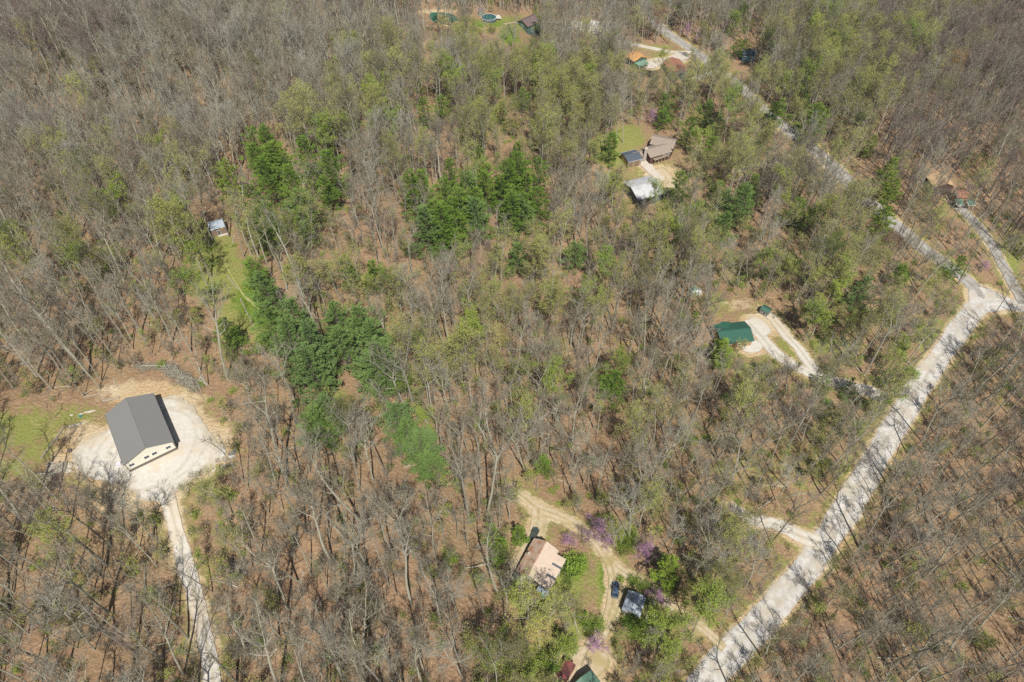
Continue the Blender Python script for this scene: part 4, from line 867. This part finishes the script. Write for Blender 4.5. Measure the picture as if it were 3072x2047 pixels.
VIEW = [([(160,1050),(235,935),(370,900),(480,990),(520,1050),(430,1090),(400,1110),(200,1085)], 1.0), ([(470,500),(530,500),(530,550),(470,550)], 1.0), ([(440,590),(545,535),(595,620),(635,740),(600,800),(510,750),(440,690)], 1.0),
 ([(1425,300),(1560,300),(1550,385),(1425,400)], .78), ([(1420,400),(1545,400),(1530,470),(1420,470)], .62), ([(1640,725),(1740,735),(1745,800),(1650,800)], .5), ([(1740,700),(1780,690),(1900,850),(1870,870),(1740,790)], .8),
 ([(1175,1225),(1310,1235),(1290,1375),(1170,1340)], 1), ([(1390,1310),(1515,1325),(1500,1450),(1385,1440)], 1), ([(1740,1180),(1890,1225),(1880,1270),(1760,1235)], .85), ([(960,20),(1065,20),(1065,62),(960,62)], .93), ([(1075,28),(1240,22),(1235,95),(1080,85)], .86), ([(1435,110),(1520,115),(1500,155),(1440,150)], .93),
 ([(1500,120),(1620,120),(1620,150),(1500,155)], .7), ([(2130,385),(2240,400),(2240,470),(2150,440)], .35), ([(1275,1500),(1380,1500),(1380,1568),(1275,1568)], 1), ([(1200,1135),(1260,1170),(1240,1240),(1200,1230)], .85),
 ([(2130,570),(2270,640),(2353,690),(2353,720),(2230,740),(2200,640)], .85), ([(2200,745),(2240,745),(2130,900),(2030,1060),(1900,1270),(1850,1270),(1960,1090),(2080,900)], .8), ([(1860,1250),(1920,1260),(1700,1568),(1600,1568)], .75),
 ([(1860,335),(2050,500),(2130,570),(2110,590),(2010,500),(1850,350)], .35), ([(1500,60),(1600,110),(1870,330),(1840,340),(1640,180),(1480,60)], .4), ([(1700,100),(1745,100),(1745,128),(1700,128)], .9), ([(1330,45),(1380,45),(1380,85),(1330,80)], .6), ([(1370,1230),(1440,1300),(1420,1460),(1380,1460)], .8),
 ([(410,1150),(440,1180),(520,1568),(470,1568)], .45), ([(1750,690),(1790,690),(1790,725),(1750,725)], .9), ([(400,860),(480,870),(480,910),(400,910)], .9), ([(85,1050),(160,1050),(160,1105),(85,1105)], .9), ([(2190,460),(2240,460),(2353,640),(2353,700),(2250,560)], .6)]
GREEN = [(170,405,55,32,.95),(235,460,45,40,.7),(60,570,60,45,.4),(200,600,120,50,.38),(425,525,80,60,.8),(430,645,80,60,.85),(400,330,50,25,.4),(740,310,100,60,.65),(860,250,170,60,.6),(1000,200,180,70,.6),(1150,170,230,55,.65),
 (1250,230,200,100,.8),(1150,300,190,100,.7),(1350,300,120,100,.7),(1560,190,160,100,.6),(1650,380,80,80,.8),(1700,330,90,70,.7),(1760,250,150,100,.65),(1900,130,110,100,.85),(1980,230,80,60,.8),(1790,90,80,60,.6),(1880,560,160,120,.6),(1900,700,110,110,.9),
 (1800,620,110,80,.6),(1700,550,160,100,.5),(1480,560,160,80,.35),(1250,600,130,70,.6),(1150,700,70,60,.6),(850,640,90,50,.85),(720,590,90,60,.55),(545,560,40,60,.8),(1000,830,90,80,.55),(980,945,50,40,.95),(770,960,60,60,.75),(550,1110,50,40,.45),(510,1250,40,50,.6),
 (1350,900,110,90,.35),(1250,660,110,90,.55),(1150,1270,50,70,.7),(1240,1450,90,70,.9),(1540,1320,60,50,.7),(1560,1480,80,60,.7),(1600,950,160,90,.4),(1760,1000,150,90,.4),(1880,900,120,40,.7),(2060,880,60,50,.95),(1900,1010,80,60,.5),(2130,650,60,60,.6),(1680,1200,80,60,.4),
 (100,600,100,50,.25),(560,850,80,50,.3),(40,900,40,40,.2),(1420,400,40,60,.8),(1100,120,250,30,.4),(780,110,70,15,.5),(1620,80,80,60,.4),(2240,20,60,30,.2),(2090,80,60,40,.5),(1500,1190,60,50,.5),(1650,1370,90,60,.4),(1200,1550,80,40,.7)]
def gval(px, py): return max(p*math.exp(-(((px-a)/b)**2+((py-c)/d)**2)) for a, c, b, d, p in GREEN)
trees = []      # kind, x, y, scale, rotation, tilt
def crown_px(x, y, k, s=1): h = HT.get(k, 20); z = TZ(x, y); return proj(x, y, z+h*s*.78)
def blocked(x, y, h):
    z = TZ(x, y)
    for f in (.45, .62, .78, .95, 1.03):
        px, py = proj(x, y, z+h*f)
        for P, pr in VIEW:
            if inpoly(px, py, P) and rng.random() < 1-(1-pr)**.45: return True
    return False
# hand placed: (kind, tip of the tree in the 2353 px view, height scale)
def from_tip(px, py, h): v = D(px, py, h); return v.x, v.y
HAND = []
for (px, py, k, s) in [(571,284,'pine',1),(600,284,'pine',1.05),(703,320,'pine',.95),(760,352,'pine',1),(647,344,'pine',.8),(609,367,'pine',.95),(656,384,'pine',1.1),(508,373,'pineyellow',.8),(573,420,'pine',1.05),(705,367,'pine',.8),(743,401,'pine',.85),(679,443,'pineblue',.8),
   (603,464,'pineblue',.75),(594,506,'pine',.8),(584,470,'pine',.8),(625,330,'pine',.8),(585,340,'pine',.9),
   (962,385,'pine',1),(1030,362,'pine',.9),(1025,400,'pine',1),(1100,335,'pine',.8),(1065,400,'pineblue',1.05),(1185,325,'pine',1.1),(1165,375,'pine',1.05),(1240,355,'pine',.95),(1110,372,'pineyellow',.8),(990,450,'pine',1.05),(1050,425,'pine',1.05),(1085,455,'pineblue',1),(1012,480,'pine',1),(1180,420,'pine',1),(1215,400,'pine',.95),(1148,400,'pine',.9),(1195,450,'pineblue',.9),
   (945,400,'pine',1),(1045,455,'pine',1.05),(975,470,'pineblue',1.05),(1120,400,'pine',.9),(1200,360,'pine',1.1),(1170,450,'pine',1),(1205,440,'pine',.9),(1030,500,'pine',.9),(1090,430,'pine',1),
   (975,225,'pine',.7),(1013,212,'pine',.75),(1203,200,'pine',.6),(1148,232,'pineyellow',.6),(1232,440,'pine',.8),
   (572,590,'pine',.65),(600,620,'pineblue',.9),(612,690,'pineblue',1),(660,690,'pineblue',1.1),(690,745,'pineblue',1.15),(655,740,'pineblue',1.15),(705,800,'pineblue',1.05),(762,690,'pineblue',.85),(770,750,'pineblue',.9),(822,700,'pineblue',1),(845,745,'pineblue',1.05),(868,790,'pineblue',1.0),(850,800,'pineblue',.9),
   (512,745,'pine',.65),(735,900,'pineblue',.85),(715,935,'pineblue',.8),(905,925,'pineblue',.85),(930,965,'pineblue',.8),(962,1000,'pineblue',.75),(980,1040,'pineblue',.6),(800,590,'pine',.6),(857,600,'pine',.6),(700,505,'pineblue',.5),
   (1592,262,'pine',.9),(1542,215,'pine',.75),(1627,228,'pine',.7),(1655,262,'pineblue',.6),(1570,402,'pine',.8),(1648,415,'pine',.95),(1672,430,'pineblue',.8),(1735,400,'pine',.95),(1718,430,'pineblue',.95),(1855,213,'pine',.75),(1893,258,'pineyellow',.9),(1880,240,'pine',.8),(1800,222,'pine',.7),(1838,455,'pine',.75),(1868,480,'pine',.6),
   (2052,368,'pineyellow',1.05),(2066,415,'pineyellow',.95),(2042,470,'pineyellow',.9),(2010,310,'pineyellow',.6),(1675,480,'pineblue',.8),(1405,308,'pine',.7),(1412,862,'pine',.65),(1992,630,'pineblue',.85),(1672,790,'pineyellow',.6),(1702,85,'pine',.6),(1718,90,'pineyellow',.5),(1790,235,'pine',.65),(1550,1290,'pineyellow',.75),(1248,1050,'pine',.45),(1190,560,'pineblue',.7),(1320,560,'pineblue',.6),(1530,245,'pine',.6),(1640,320,'pine',.6),(2085,600,'pine',.6),(2215,590,'pine',.55)]:
    h = 20.5*s; x, y = from_tip(px, py, h); HAND.append((k, x, y, s))
for (px, py, k, s) in [(1475,1262,'blossom',.95),(1372,1218,'blossom',.95),(1345,1230,'blossom',.9),(1395,1245,'blossom',.7),(1312,1238,'blossom',.5),(1498,268,'blossom',.8),(1612,82,'blossom',.9),(1580,68,'blossom',.9),(2232,428,'blossom',.6),(2248,700,'blossom',.0),(2262,610,'blossom',.45),(1700,1245,'blossom',.6),(1895,155,'blossom',.5),(1500,1455,'blossom',.0),(1378,1480,'blossom',.6),(1510,1372,'blossom',.5)]:
    if s: x, y = from_tip(px, py, 6.5*s); HAND.append((k, x, y, s))
for (px, py, k, s) in [(798,345,'orange',.8),(885,500,'red',.8),(1522,18,'red',1.1),(1290,8,'red',1),(1248,233,'orange',1),(1312,268,'red',.8),(2205,122,'orange',1.1),(1165,343,'orange',.7),(48,36,'yellow',1),(1815,22,'yellow',1.1),(1010,30,'yellow',.55),(380,252,'yellow',.9),(2050,535,'red',.9),(2070,540,'red',.8),(2165,328,'grey',1.1),(1430,205,'grey',1),(1448,215,'grey',1),
   (1150,745,'yellow',.55),(1985,218,'yellow',.8),(2095,80,'yellow',.8),(1560,150,'red',.6),(600,150,'grey',1),(1330,240,'orange',.7),(2330,5,'red',.9),(680,590,'bud',1),(870,600,'green',.9),(1205,395,'orange',.6),(810,560,'bud',.8),
   (1500,1395,'snag',.75),(415,480,'bud',1.1),(170,385,'green',1.05),(230,420,'green',.95),(430,610,'green',.9),(425,545,'green',.8),(975,940,'green',.55),(1770,580,'green',.8),(1990,190,'green',.8),(770,905,'green',1),(925,1190,'grey',.9),(820,980,'grey',1.05),(1150,1245,'cedar',1.1),(1130,1210,'cedar',1),(1190,1212,'cedar',.9),(1245,1445,'yellow',.65),(1215,1480,'bud',.7),(1520,1530,'green',.5),(1540,1480,'green',.5),(1285,1480,'green',.45),(1340,1410,'cedar',.5),(1900,860,'cedar',.9),(1960,870,'cedar',.9),(2050,850,'cedar',1.1),(2070,880,'green',.6),(2030,900,'green',.5),(1100,960,'cedar',.7),(1600,720,'cedar',.9),(1660,780,'cedar',.8),(1310,1290,'green',.0)]:
    if s: x, y = from_tip(px, py, HT.get(k, 23)*s*1.05); HAND.append((k, x, y, s))
for (px, py, s) in [(1195,1240,1.1),(1190,1222,1),(1314,1300,2.0),(1306,1318,1.6),(1330,1290,1.2),(1432,1265,1.2),(1445,1252,1.1),(1418,1222,1.1),(1410,1210,1),(1470,1345,1.3),(1482,1352,1.2),(1455,1335,1),(1497,1390,1.1),(1500,1410,1),(1172,1350,1.2),(1178,1365,1),(1365,1203,1),(1375,1198,.9),
   (1458,1448,1.5),(1470,1440,1.4),(1494,1460,1.3),(1446,1432,1.2),(1362,1448,1.4),(1350,1436,1.2),(1372,1430,1.1),(1302,1495,1.3),(1312,1480,1.1),(1530,1545,1.4),(1236,1528,1.3),(1250,1510,1.3),(720,835,.8),(370,836,.9),(1900,925,1),(2100,860,1.2),(2085,850,1.1),(1960,900,1.2),(1940,915,1.1),(1980,930,1.2),(1890,905,1.1),(1725,1230,.8),(2160,760,.7),(2235,540,.9),(2320,500,.9),(1145,1270,1.2),(1135,1290,1.2),(1040,1290,1),(1030,1275,1),(1270,1545,1.2),(1535,1490,1.3),(1550,1340,1.1),(1425,1330,.7),(1500,900,1),(1650,830,1.4),(1660,815,1.3),(1670,835,1.2),(1560,150,1.2),(1540,160,1.3),(1500,172,1.4),(1480,165,1.5),(1080,45,1.5),(1130,72,1.6),(1160,85,1.3)]:
    v = D(px, py, 1.0); HAND.append(('bush', v.x, v.y, s))
grid = {}
PINES = [(*proj(x, y, TZ(x, y)+20*s*.6), s) for (k, x, y, s) in HAND if k.startswith('pine')]
def hides_pine(x, y, h):
    px, py = proj(x, y, TZ(x, y)+h*.75)
    return any(abs(px-a) < 34 and abs(py-b) < 56 for a, b, _s in PINES) and rng.random() < .955
def free(x, y, d):
    i, j = int(x//6), int(y//6)
    for a in (-1, 0, 1):
        for b in (-1, 0, 1):
            for (u, v, e) in grid.get((i+a, j+b), ()):
                if (u-x)**2+(v-y)**2 < (max(d, e)*.5+min(d, e)*.5)**2*.25*4*.25: return False
    return True
def put(k, x, y, s, d=4.5):
    grid.setdefault((int(x//6), int(y//6)), []).append((x, y, d)); trees.append((k, x, y, s, rng.uniform(0, 6.283), rng.gauss(0, .035), rng.gauss(0, .035)))
for (k, x, y, s) in HAND: put(k, x, y, s, 7.5 if k.startswith('pine') else 4)
def spacing(px, py):
    if py > 830 and px < 1150: return 5.1
    if py > 700: return 4.7
    if px < 900 and py < 450: return 3.8
    if py < 450: return 4.05
    return 4.2
y = -2.0
while y < 440:
    half = 118+y*.66; x = -half
    while x < half:
        sp = 3.8; cx = x+rng.uniform(-2.1, 2.1); cy = y+rng.uniform(-2.1, 2.1); x += sp
        if math.hypot(cx, cy) < 12: continue
        z = TZ(cx, cy); bx, by = proj(cx, cy, z)
        s0 = spacing(bx, by)
        if rng.random() > (sp/s0)**2: continue
        if near_built(cx, cy, 1.2) or not free(cx, cy, 3.2): continue
        if any(inpoly(bx, by, P) for P in CLEAR): continue
        if rng.random() < .35*(math.sin(cx/9.5+math.sin(cy/14)*2)*math.sin(cy/11+1.3*math.sin(cx/17))+.2): continue
        s = rng.choice((.5, .65, .75, .85, .92, 1, 1, 1.06, 1.15))*rng.uniform(.93, 1.06)
        if blocked(cx, cy, 24*s) or hides_pine(cx, cy, 24*s): continue
        px, py = crown_px(cx, cy, 'bare', s); g = gval(px, py); u = rng.random()
        if u < min(.95, g*1.15): k = 'green' if rng.random() < (.16+.25*(g > .8)) else 'bud'
        elif (px > 2000 and py < 700-(2353-px)*.3) or px > 2230 or (px < 260 and py < 130): k = 'dark' if rng.random() < .75 else 'bare'
        else: k = 'bare' if rng.random() < (.78 if py < 330 else .93) else 'grey'
        q_ = rng.random()
        if k in ('bare', 'dark') and py > 480: k = 'tall' if q_ < .30 else 'pole' if q_ < .88 else k
        elif k in ('bare', 'dark') and q_ < .42: k = 'pole' if q_ < .30 else 'tall'
        if k == 'bare' and rng.random() < .045: k = 'bud'
        if k == 'bare' and rng.random() < .008 and 700 < px < 1500: k = 'orange'
        if k in ('tall', 'pole') and bx < 1150 and by > 800: s *= 1.22
        put(k, cx, cy, s)
    y += 3.8
print('trees', len(trees))
# --- individuals nearest the camera; the rest of each sort is one mass of woodland
SORT = {'tall': 'bare', 'pole': 'bare', 'bare': 'bare', 'grey': 'bare', 'dark': 'bare', 'snag': 'bare', 'bud': 'leafing', 'green': 'leafing', 'orange': 'leafing', 'red': 'leafing', 'yellow': 'leafing', 'blossom': 'redbud', 'bush': 'bush', 'cedar': 'evergreen', 'pine': 'evergreen', 'pineblue': 'evergreen', 'pineyellow': 'evergreen'}
NAME = {'bare': 'bare_tree', 'leafing': 'leafing_tree', 'redbud': 'blossom_tree', 'bush': 'leafy_shrub', 'evergreen': 'pine_tree'}
CAT = {'bare': 'tree', 'leafing': 'tree', 'redbud': 'tree', 'bush': 'shrub', 'evergreen': 'pine tree'}
GRP = {'bare': 'leafless trees standing in the wood', 'leafing': 'trees coming into leaf in the wood', 'redbud': 'small trees in pink purple blossom', 'bush': 'bright green shrubs by the drives and clearings', 'evergreen': 'evergreen trees among the hardwoods'}
LOOK = {'tall': 'tall straight bare tree', 'pole': 'slender bare tree', 'bare': 'bare grey-brown tree', 'grey': 'bare pale grey tree', 'dark': 'bare purplish tree', 'snag': 'pale broken dead tree', 'bud': 'yellow-green budding tree', 'green': 'fresh green leafing tree', 'orange': 'orange budding tree', 'red': 'rust red budding tree', 'yellow': 'pale yellow budding tree',
        'blossom': 'purple blossoming tree', 'bush': 'bright green shrub', 'cedar': 'small green cedar', 'pine': 'dark green pine', 'pineblue': 'blue green pine', 'pineyellow': 'yellowish green pine'}
LAND = [('grey roofed barn', 330, 1000), ('log cabin', 498, 522), ('rusty roofed house', 1240, 1300), ('small metal roofed shed', 1452, 1388), ('green roofed log house', 1690, 760), ('brown roofed house', 1500, 345), ('white roofed outbuilding', 1480, 440), ('green pond', 1010, 42),
        ('round swimming pool', 1122, 45), ('orange roofed house', 1465, 130), ('road junction', 2250, 690), ('tan roofed house', 2180, 430), ('teal walled house', 1720, 118), ('green meadow', 560, 680), ('utility pole', 2205, 640), ('brush pile', 430, 870), ('top left corner', 30, 20), ('top right corner', 2330, 20), ('bottom left corner', 30, 1540), ('bottom right corner', 2330, 1540),
        ('barn drive end', 490, 1560), ('gravel road end', 1640, 1560), ('photo centre', 1176, 784), ('top edge middle', 1176, 10), ('left edge middle', 10, 784)]
ORD = ['nearest', 'second nearest', 'third nearest', 'fourth nearest', 'fifth nearest', 'sixth nearest', 'seventh nearest', 'eighth nearest', 'ninth nearest', 'tenth nearest']
def ordn(i): return ORD[i] if i < 10 else ['%dst', '%dnd', '%drd'][(i % 10)][:] % (i+1)+' nearest' if (i % 10) < 3 and i not in (10, 11, 12) else '%dth nearest' % (i+1)
info = []
for i, (k, x, y, s, rz, tx, ty) in enumerate(trees):
    px, py = crown_px(x, y, k, s); vis = -15 < px < 2368 and -15 < py < 1583
    info.append((px, py, vis, math.sqrt(x*x+y*y+(CAMH-TZ(x, y))**2)/max(s, .5)))
indiv = set()
for so in NAME:
    c = sorted((info[i][3], i) for i in range(len(trees)) if SORT[trees[i][0]] == so and info[i][2]); indiv |= {i for _, i in c[:300]}
# labels: look + side of the closest landmark + rank
buckets = {}
for i in range(len(trees)):
    if not info[i][2]: continue
    px, py = info[i][:2]; li = min(range(len(LAND)), key=lambda j: (LAND[j][1]-px)**2+(LAND[j][2]-py)**2); dx, dy = px-LAND[li][1], py-LAND[li][2]
    side = ('right of' if dx > 0 else 'left of') if abs(dx) > abs(dy) else ('below' if dy > 0 else 'above')
    buckets.setdefault((LOOK[trees[i][0]], li, side), []).append((dx*dx+dy*dy, i))
LAB = {}
for (lk, li, side), L in buckets.items():
    for r_, (_, i) in enumerate(sorted(L)):
        LAB[i] = '%s %s the %s%s' % (lk, side, LAND[li][0], '' if len(L) == 1 else ', %s to it' % ordn(r_))
rest = {}
for i, (k, x, y, s, rz, tx, ty) in enumerate(trees):
    so = SORT[k]; vi = rng.randrange(len(KINDS[k]))
    if i not in indiv:
        if info[i][2] or so in ('bare', 'leafing'): rest.setdefault(so, []).append((k, vi, x, y, s, rz, tx, ty))
        continue
    tm, cm = KINDS[k][vi]
    e = bpy.data.objects.new(NAME[so], None); C.objects.link(e); e.empty_display_size = .5
    e.location = (x, y, TZ(x, y)); e.rotation_euler = (tx, ty, rz); wd = 1 if k == 'bush' else (s+1)*.5*rng.uniform(.88, 1.12)*(1.12 if k.startswith('pine') else 1)
    e.scale = (wd, wd, s) if k != 'bush' else (s*.95, s*.95, s*.95)
    tag(e, LAB[i], CAT[so], GRP[so])
    a = bpy.data.objects.new('stems' if k == 'bush' else 'trunk', tm); C.objects.link(a); a.parent = e
    b = bpy.data.objects.new('foliage' if k == 'bush' else 'crown', cm); C.objects.link(b); b.parent = e

# --- masses: points that carry copies of whole trees
def scatter(name, protos, items, label, cat):
    col = bpy.data.collections.new(name+'_sources')
    for i, (tm, cm) in enumerate(protos):
        bm = bpy.data.meshes.new('tree'); nvt = len(tm.vertices); V = [0]*0
        va = np.empty(nvt*3); tm.vertices.foreach_get('co', va); vb = np.empty(len(cm.vertices)*3); cm.vertices.foreach_get('co', vb)
        F = [tuple(p.vertices) for p in tm.polygons]+[tuple(v+nvt for v in p.vertices) for p in cm.polygons]
        bm.from_pydata(np.concatenate([va, vb]).reshape(-1, 3).tolist(), [], F)
        for m in tm.materials: bm.materials.append(m)
        for m in cm.materials: bm.materials.append(m)
        nt_ = len(tm.materials); mi = [0]*len(tm.polygons)+[nt_+p.material_index for p in cm.polygons]; bm.polygons.foreach_set('material_index', mi); bm.update()
        col.objects.link(bpy.data.objects.new('source_%03d' % i, bm))
    pm = bpy.data.meshes.new(name); pm.from_pydata([(x, y, TZ(x, y)) for (_, x, y, *_r) in items], [], [])
    a = pm.attributes.new('vi', 'INT', 'POINT'); a.data.foreach_set('value', [it[0] for it in items])
    a = pm.attributes.new('rot', 'FLOAT_VECTOR', 'POINT'); a.data.foreach_set('vector', [q for it in items for q in (it[5], it[6], it[4])])
    a = pm.attributes.new('scl', 'FLOAT_VECTOR', 'POINT'); a.data.foreach_set('vector', [q for it in items for q in ((it[3]+1)*.5, (it[3]+1)*.5, it[3])])
    ng = bpy.data.node_groups.new(name, 'GeometryNodeTree'); ng.interface.new_socket('Geometry', in_out='INPUT', socket_type='NodeSocketGeometry'); ng.interface.new_socket('Geometry', in_out='OUTPUT', socket_type='NodeSocketGeometry')
    n = ng.nodes; l = ng.links; gi = n.new('NodeGroupInput'); go_ = n.new('NodeGroupOutput'); ip = n.new('GeometryNodeInstanceOnPoints'); ci = n.new('GeometryNodeCollectionInfo')
    ci.inputs['Collection'].default_value = col; ci.inputs['Separate Children'].default_value = True; ci.inputs['Reset Children'].default_value = True
    def at_(nm, ty):
        q = n.new('GeometryNodeInputNamedAttribute'); q.data_type = ty; q.inputs['Name'].default_value = nm; return q.outputs['Attribute']
    l.new(gi.outputs[0], ip.inputs['Points']); l.new(ci.outputs[0], ip.inputs['Instance']); ip.inputs['Pick Instance'].default_value = True
    l.new(at_('vi', 'INT'), ip.inputs['Instance Index']); l.new(at_('rot', 'FLOAT_VECTOR'), ip.inputs['Rotation']); l.new(at_('scl', 'FLOAT_VECTOR'), ip.inputs['Scale'])
    l.new(ip.outputs[0], go_.inputs[0])
    o = bpy.data.objects.new(name, pm); C.objects.link(o); md = o.modifiers.new('copies', 'NODES'); md.node_group = ng
    return tag(o, label, cat, None, 'stuff')
LB = {'bare': ('bare_woodland', 'dense leafless grey brown woodland covering the far slopes', 'woodland'), 'leafing': ('leafing_woodland', 'mass of yellow green budding trees in the far wood', 'woodland'), 'evergreen': ('pine_wood', 'far evergreen trees', 'woodland'), 'bush': ('far_thicket', 'far green shrubs', 'thicket'), 'redbud': ('far_blossom', 'far blossoming trees', 'woodland')}
for so, items in rest.items():
    ks = sorted({k for k, *_r in items}); pr = []; off = {}
    for k in ks: off[k] = len(pr); pr += KINDS[k]
    scatter(LB[so][0], pr, [(off[k]+vi, x, y, s, rz, tx, ty) for (k, vi, x, y, s, rz, tx, ty) in items], LB[so][1], LB[so][2])
# undergrowth: thin saplings and low brush too many to count
SAP = [sapling(200+i, 6+i, 1.5, ['bark', 'bark_dark', 'bark'][i % 3]) for i in range(3)]+[sapling(210, 5.5, 1.6, 'bark', 'twig', 'leaf_green', 350, .2), sapling(211, 6.5, 1.7, 'bark', 'twig', 'leaf_bud', 450, .2)]+[bush(220, 1.1, 1.2, 'leaf_bud', 90, .2), bush(221, 1.3, 1.3, 'leaf_green', 260, .2), bush(222, .9, 1.3, 'leaf_bud', 0)]
items = []
for _ in range(16000):
    yy = rng.uniform(0, 430); h = 112+yy*.66; xx = rng.uniform(-h, h); z = TZ(xx, yy); bx, by = proj(xx, yy, z)
    if near_built(xx, yy, .8) or any(inpoly(bx, by, P) for P in CLEAR) : continue
    g = gval(bx, by-30); i0 = int((xx-GX0)/GS); j0 = int((yy-GY0)/GS)
    gr = max(float(grass[iy+j0, ix+i0]), float(lush[iy+j0, ix+i0])) if 0 <= i0 < nx and 0 <= j0 < ny else 0
    if rng.random() < .28+.6*g+.45*gr: vi = rng.choice((3, 4, 4, 5, 6, 6))
    else: vi = rng.choice((0, 1, 2, 0, 5, 7, 7))
    if vi > 4 and rng.random() < .25: continue
    s = rng.uniform(.6, 1.35)
    if vi < 5 and blocked(xx, yy, 7*s): continue
    items.append((vi, xx, yy, s, rng.uniform(0, 6.28), rng.gauss(0, .06), rng.gauss(0, .06)))
scatter('undergrowth', SAP, items, 'thin saplings and low brush growing between the trees', 'undergrowth')

# fallen sticks and small logs on the leaf litter
def deadfall(seed, n, L, r):
    rs = random.Random(seed); g = Geo()
    for i in range(n):
        a = rs.uniform(0, 6.28); p = Vector((rs.gauss(0, L*.4), rs.gauss(0, L*.4), rs.uniform(.05, .3)))
        P = g.limb(p, Vector((math.cos(a), math.sin(a), rs.uniform(0, .08))), L*rs.uniform(.5, 1), r*rs.uniform(.6, 1), r*.4, 5, 5, rs, .07)
        for j in range(3):
            q, d = along(P, rs.uniform(.3, .95)); g.spike(q, q+rdir(d, .7, rs)*rs.uniform(.4, 1.3), r*.9, rs, 0)
    return mesh_from('sticks', g.V, g.F, g.MI, [['bark_pale', 'bark', 'bark_dark'][seed % 3]]), mesh_from('none', [], [], [], ['twig'])
DF = [deadfall(300, 1, 9, .2), deadfall(301, 2, 6, .13), deadfall(302, 3, 4, .08), deadfall(303, 1, 7, .12), deadfall(304, 4, 2.6, .06)]
items = []
for _ in range(3200):
    yy = rng.uniform(5, 330); h = 108+yy*.66; xx = rng.uniform(-h, h); z = TZ(xx, yy); bx, by = proj(xx, yy, z)
    if near_built(xx, yy, 2.5) or any(inpoly(bx, by, P) for P in CLEAR): continue
    items.append((rng.choice((0, 1, 1, 2, 2, 3, 4, 4)), xx, yy, rng.uniform(.7, 1.2), rng.uniform(0, 6.28), 0, 0))
scatter('deadfall', DF, items, 'fallen trunks, limbs and sticks lying on the leaf litter', 'dead wood')

# thin spring haze over the whole valley
hm = bpy.data.materials.new('haze'); hm.use_nodes = True; hn = hm.node_tree; hn.nodes.remove(hn.nodes['Principled BSDF'])
pv = hn.nodes.new('ShaderNodeVolumePrincipled'); pv.inputs['Color'].default_value = (.82, .88, 1, 1); pv.inputs['Density'].default_value = .00007; pv.inputs['Anisotropy'].default_value = 0
hn.links.new(pv.outputs[0], hn.nodes['Material Output'].inputs['Volume']); M['haze'] = hm
hz = MB().box((0, 0, 60), (7600, 7600, 200)).build('haze', 'haze'); tag(hz, 'thin pale spring haze over the wood', kind='stuff')
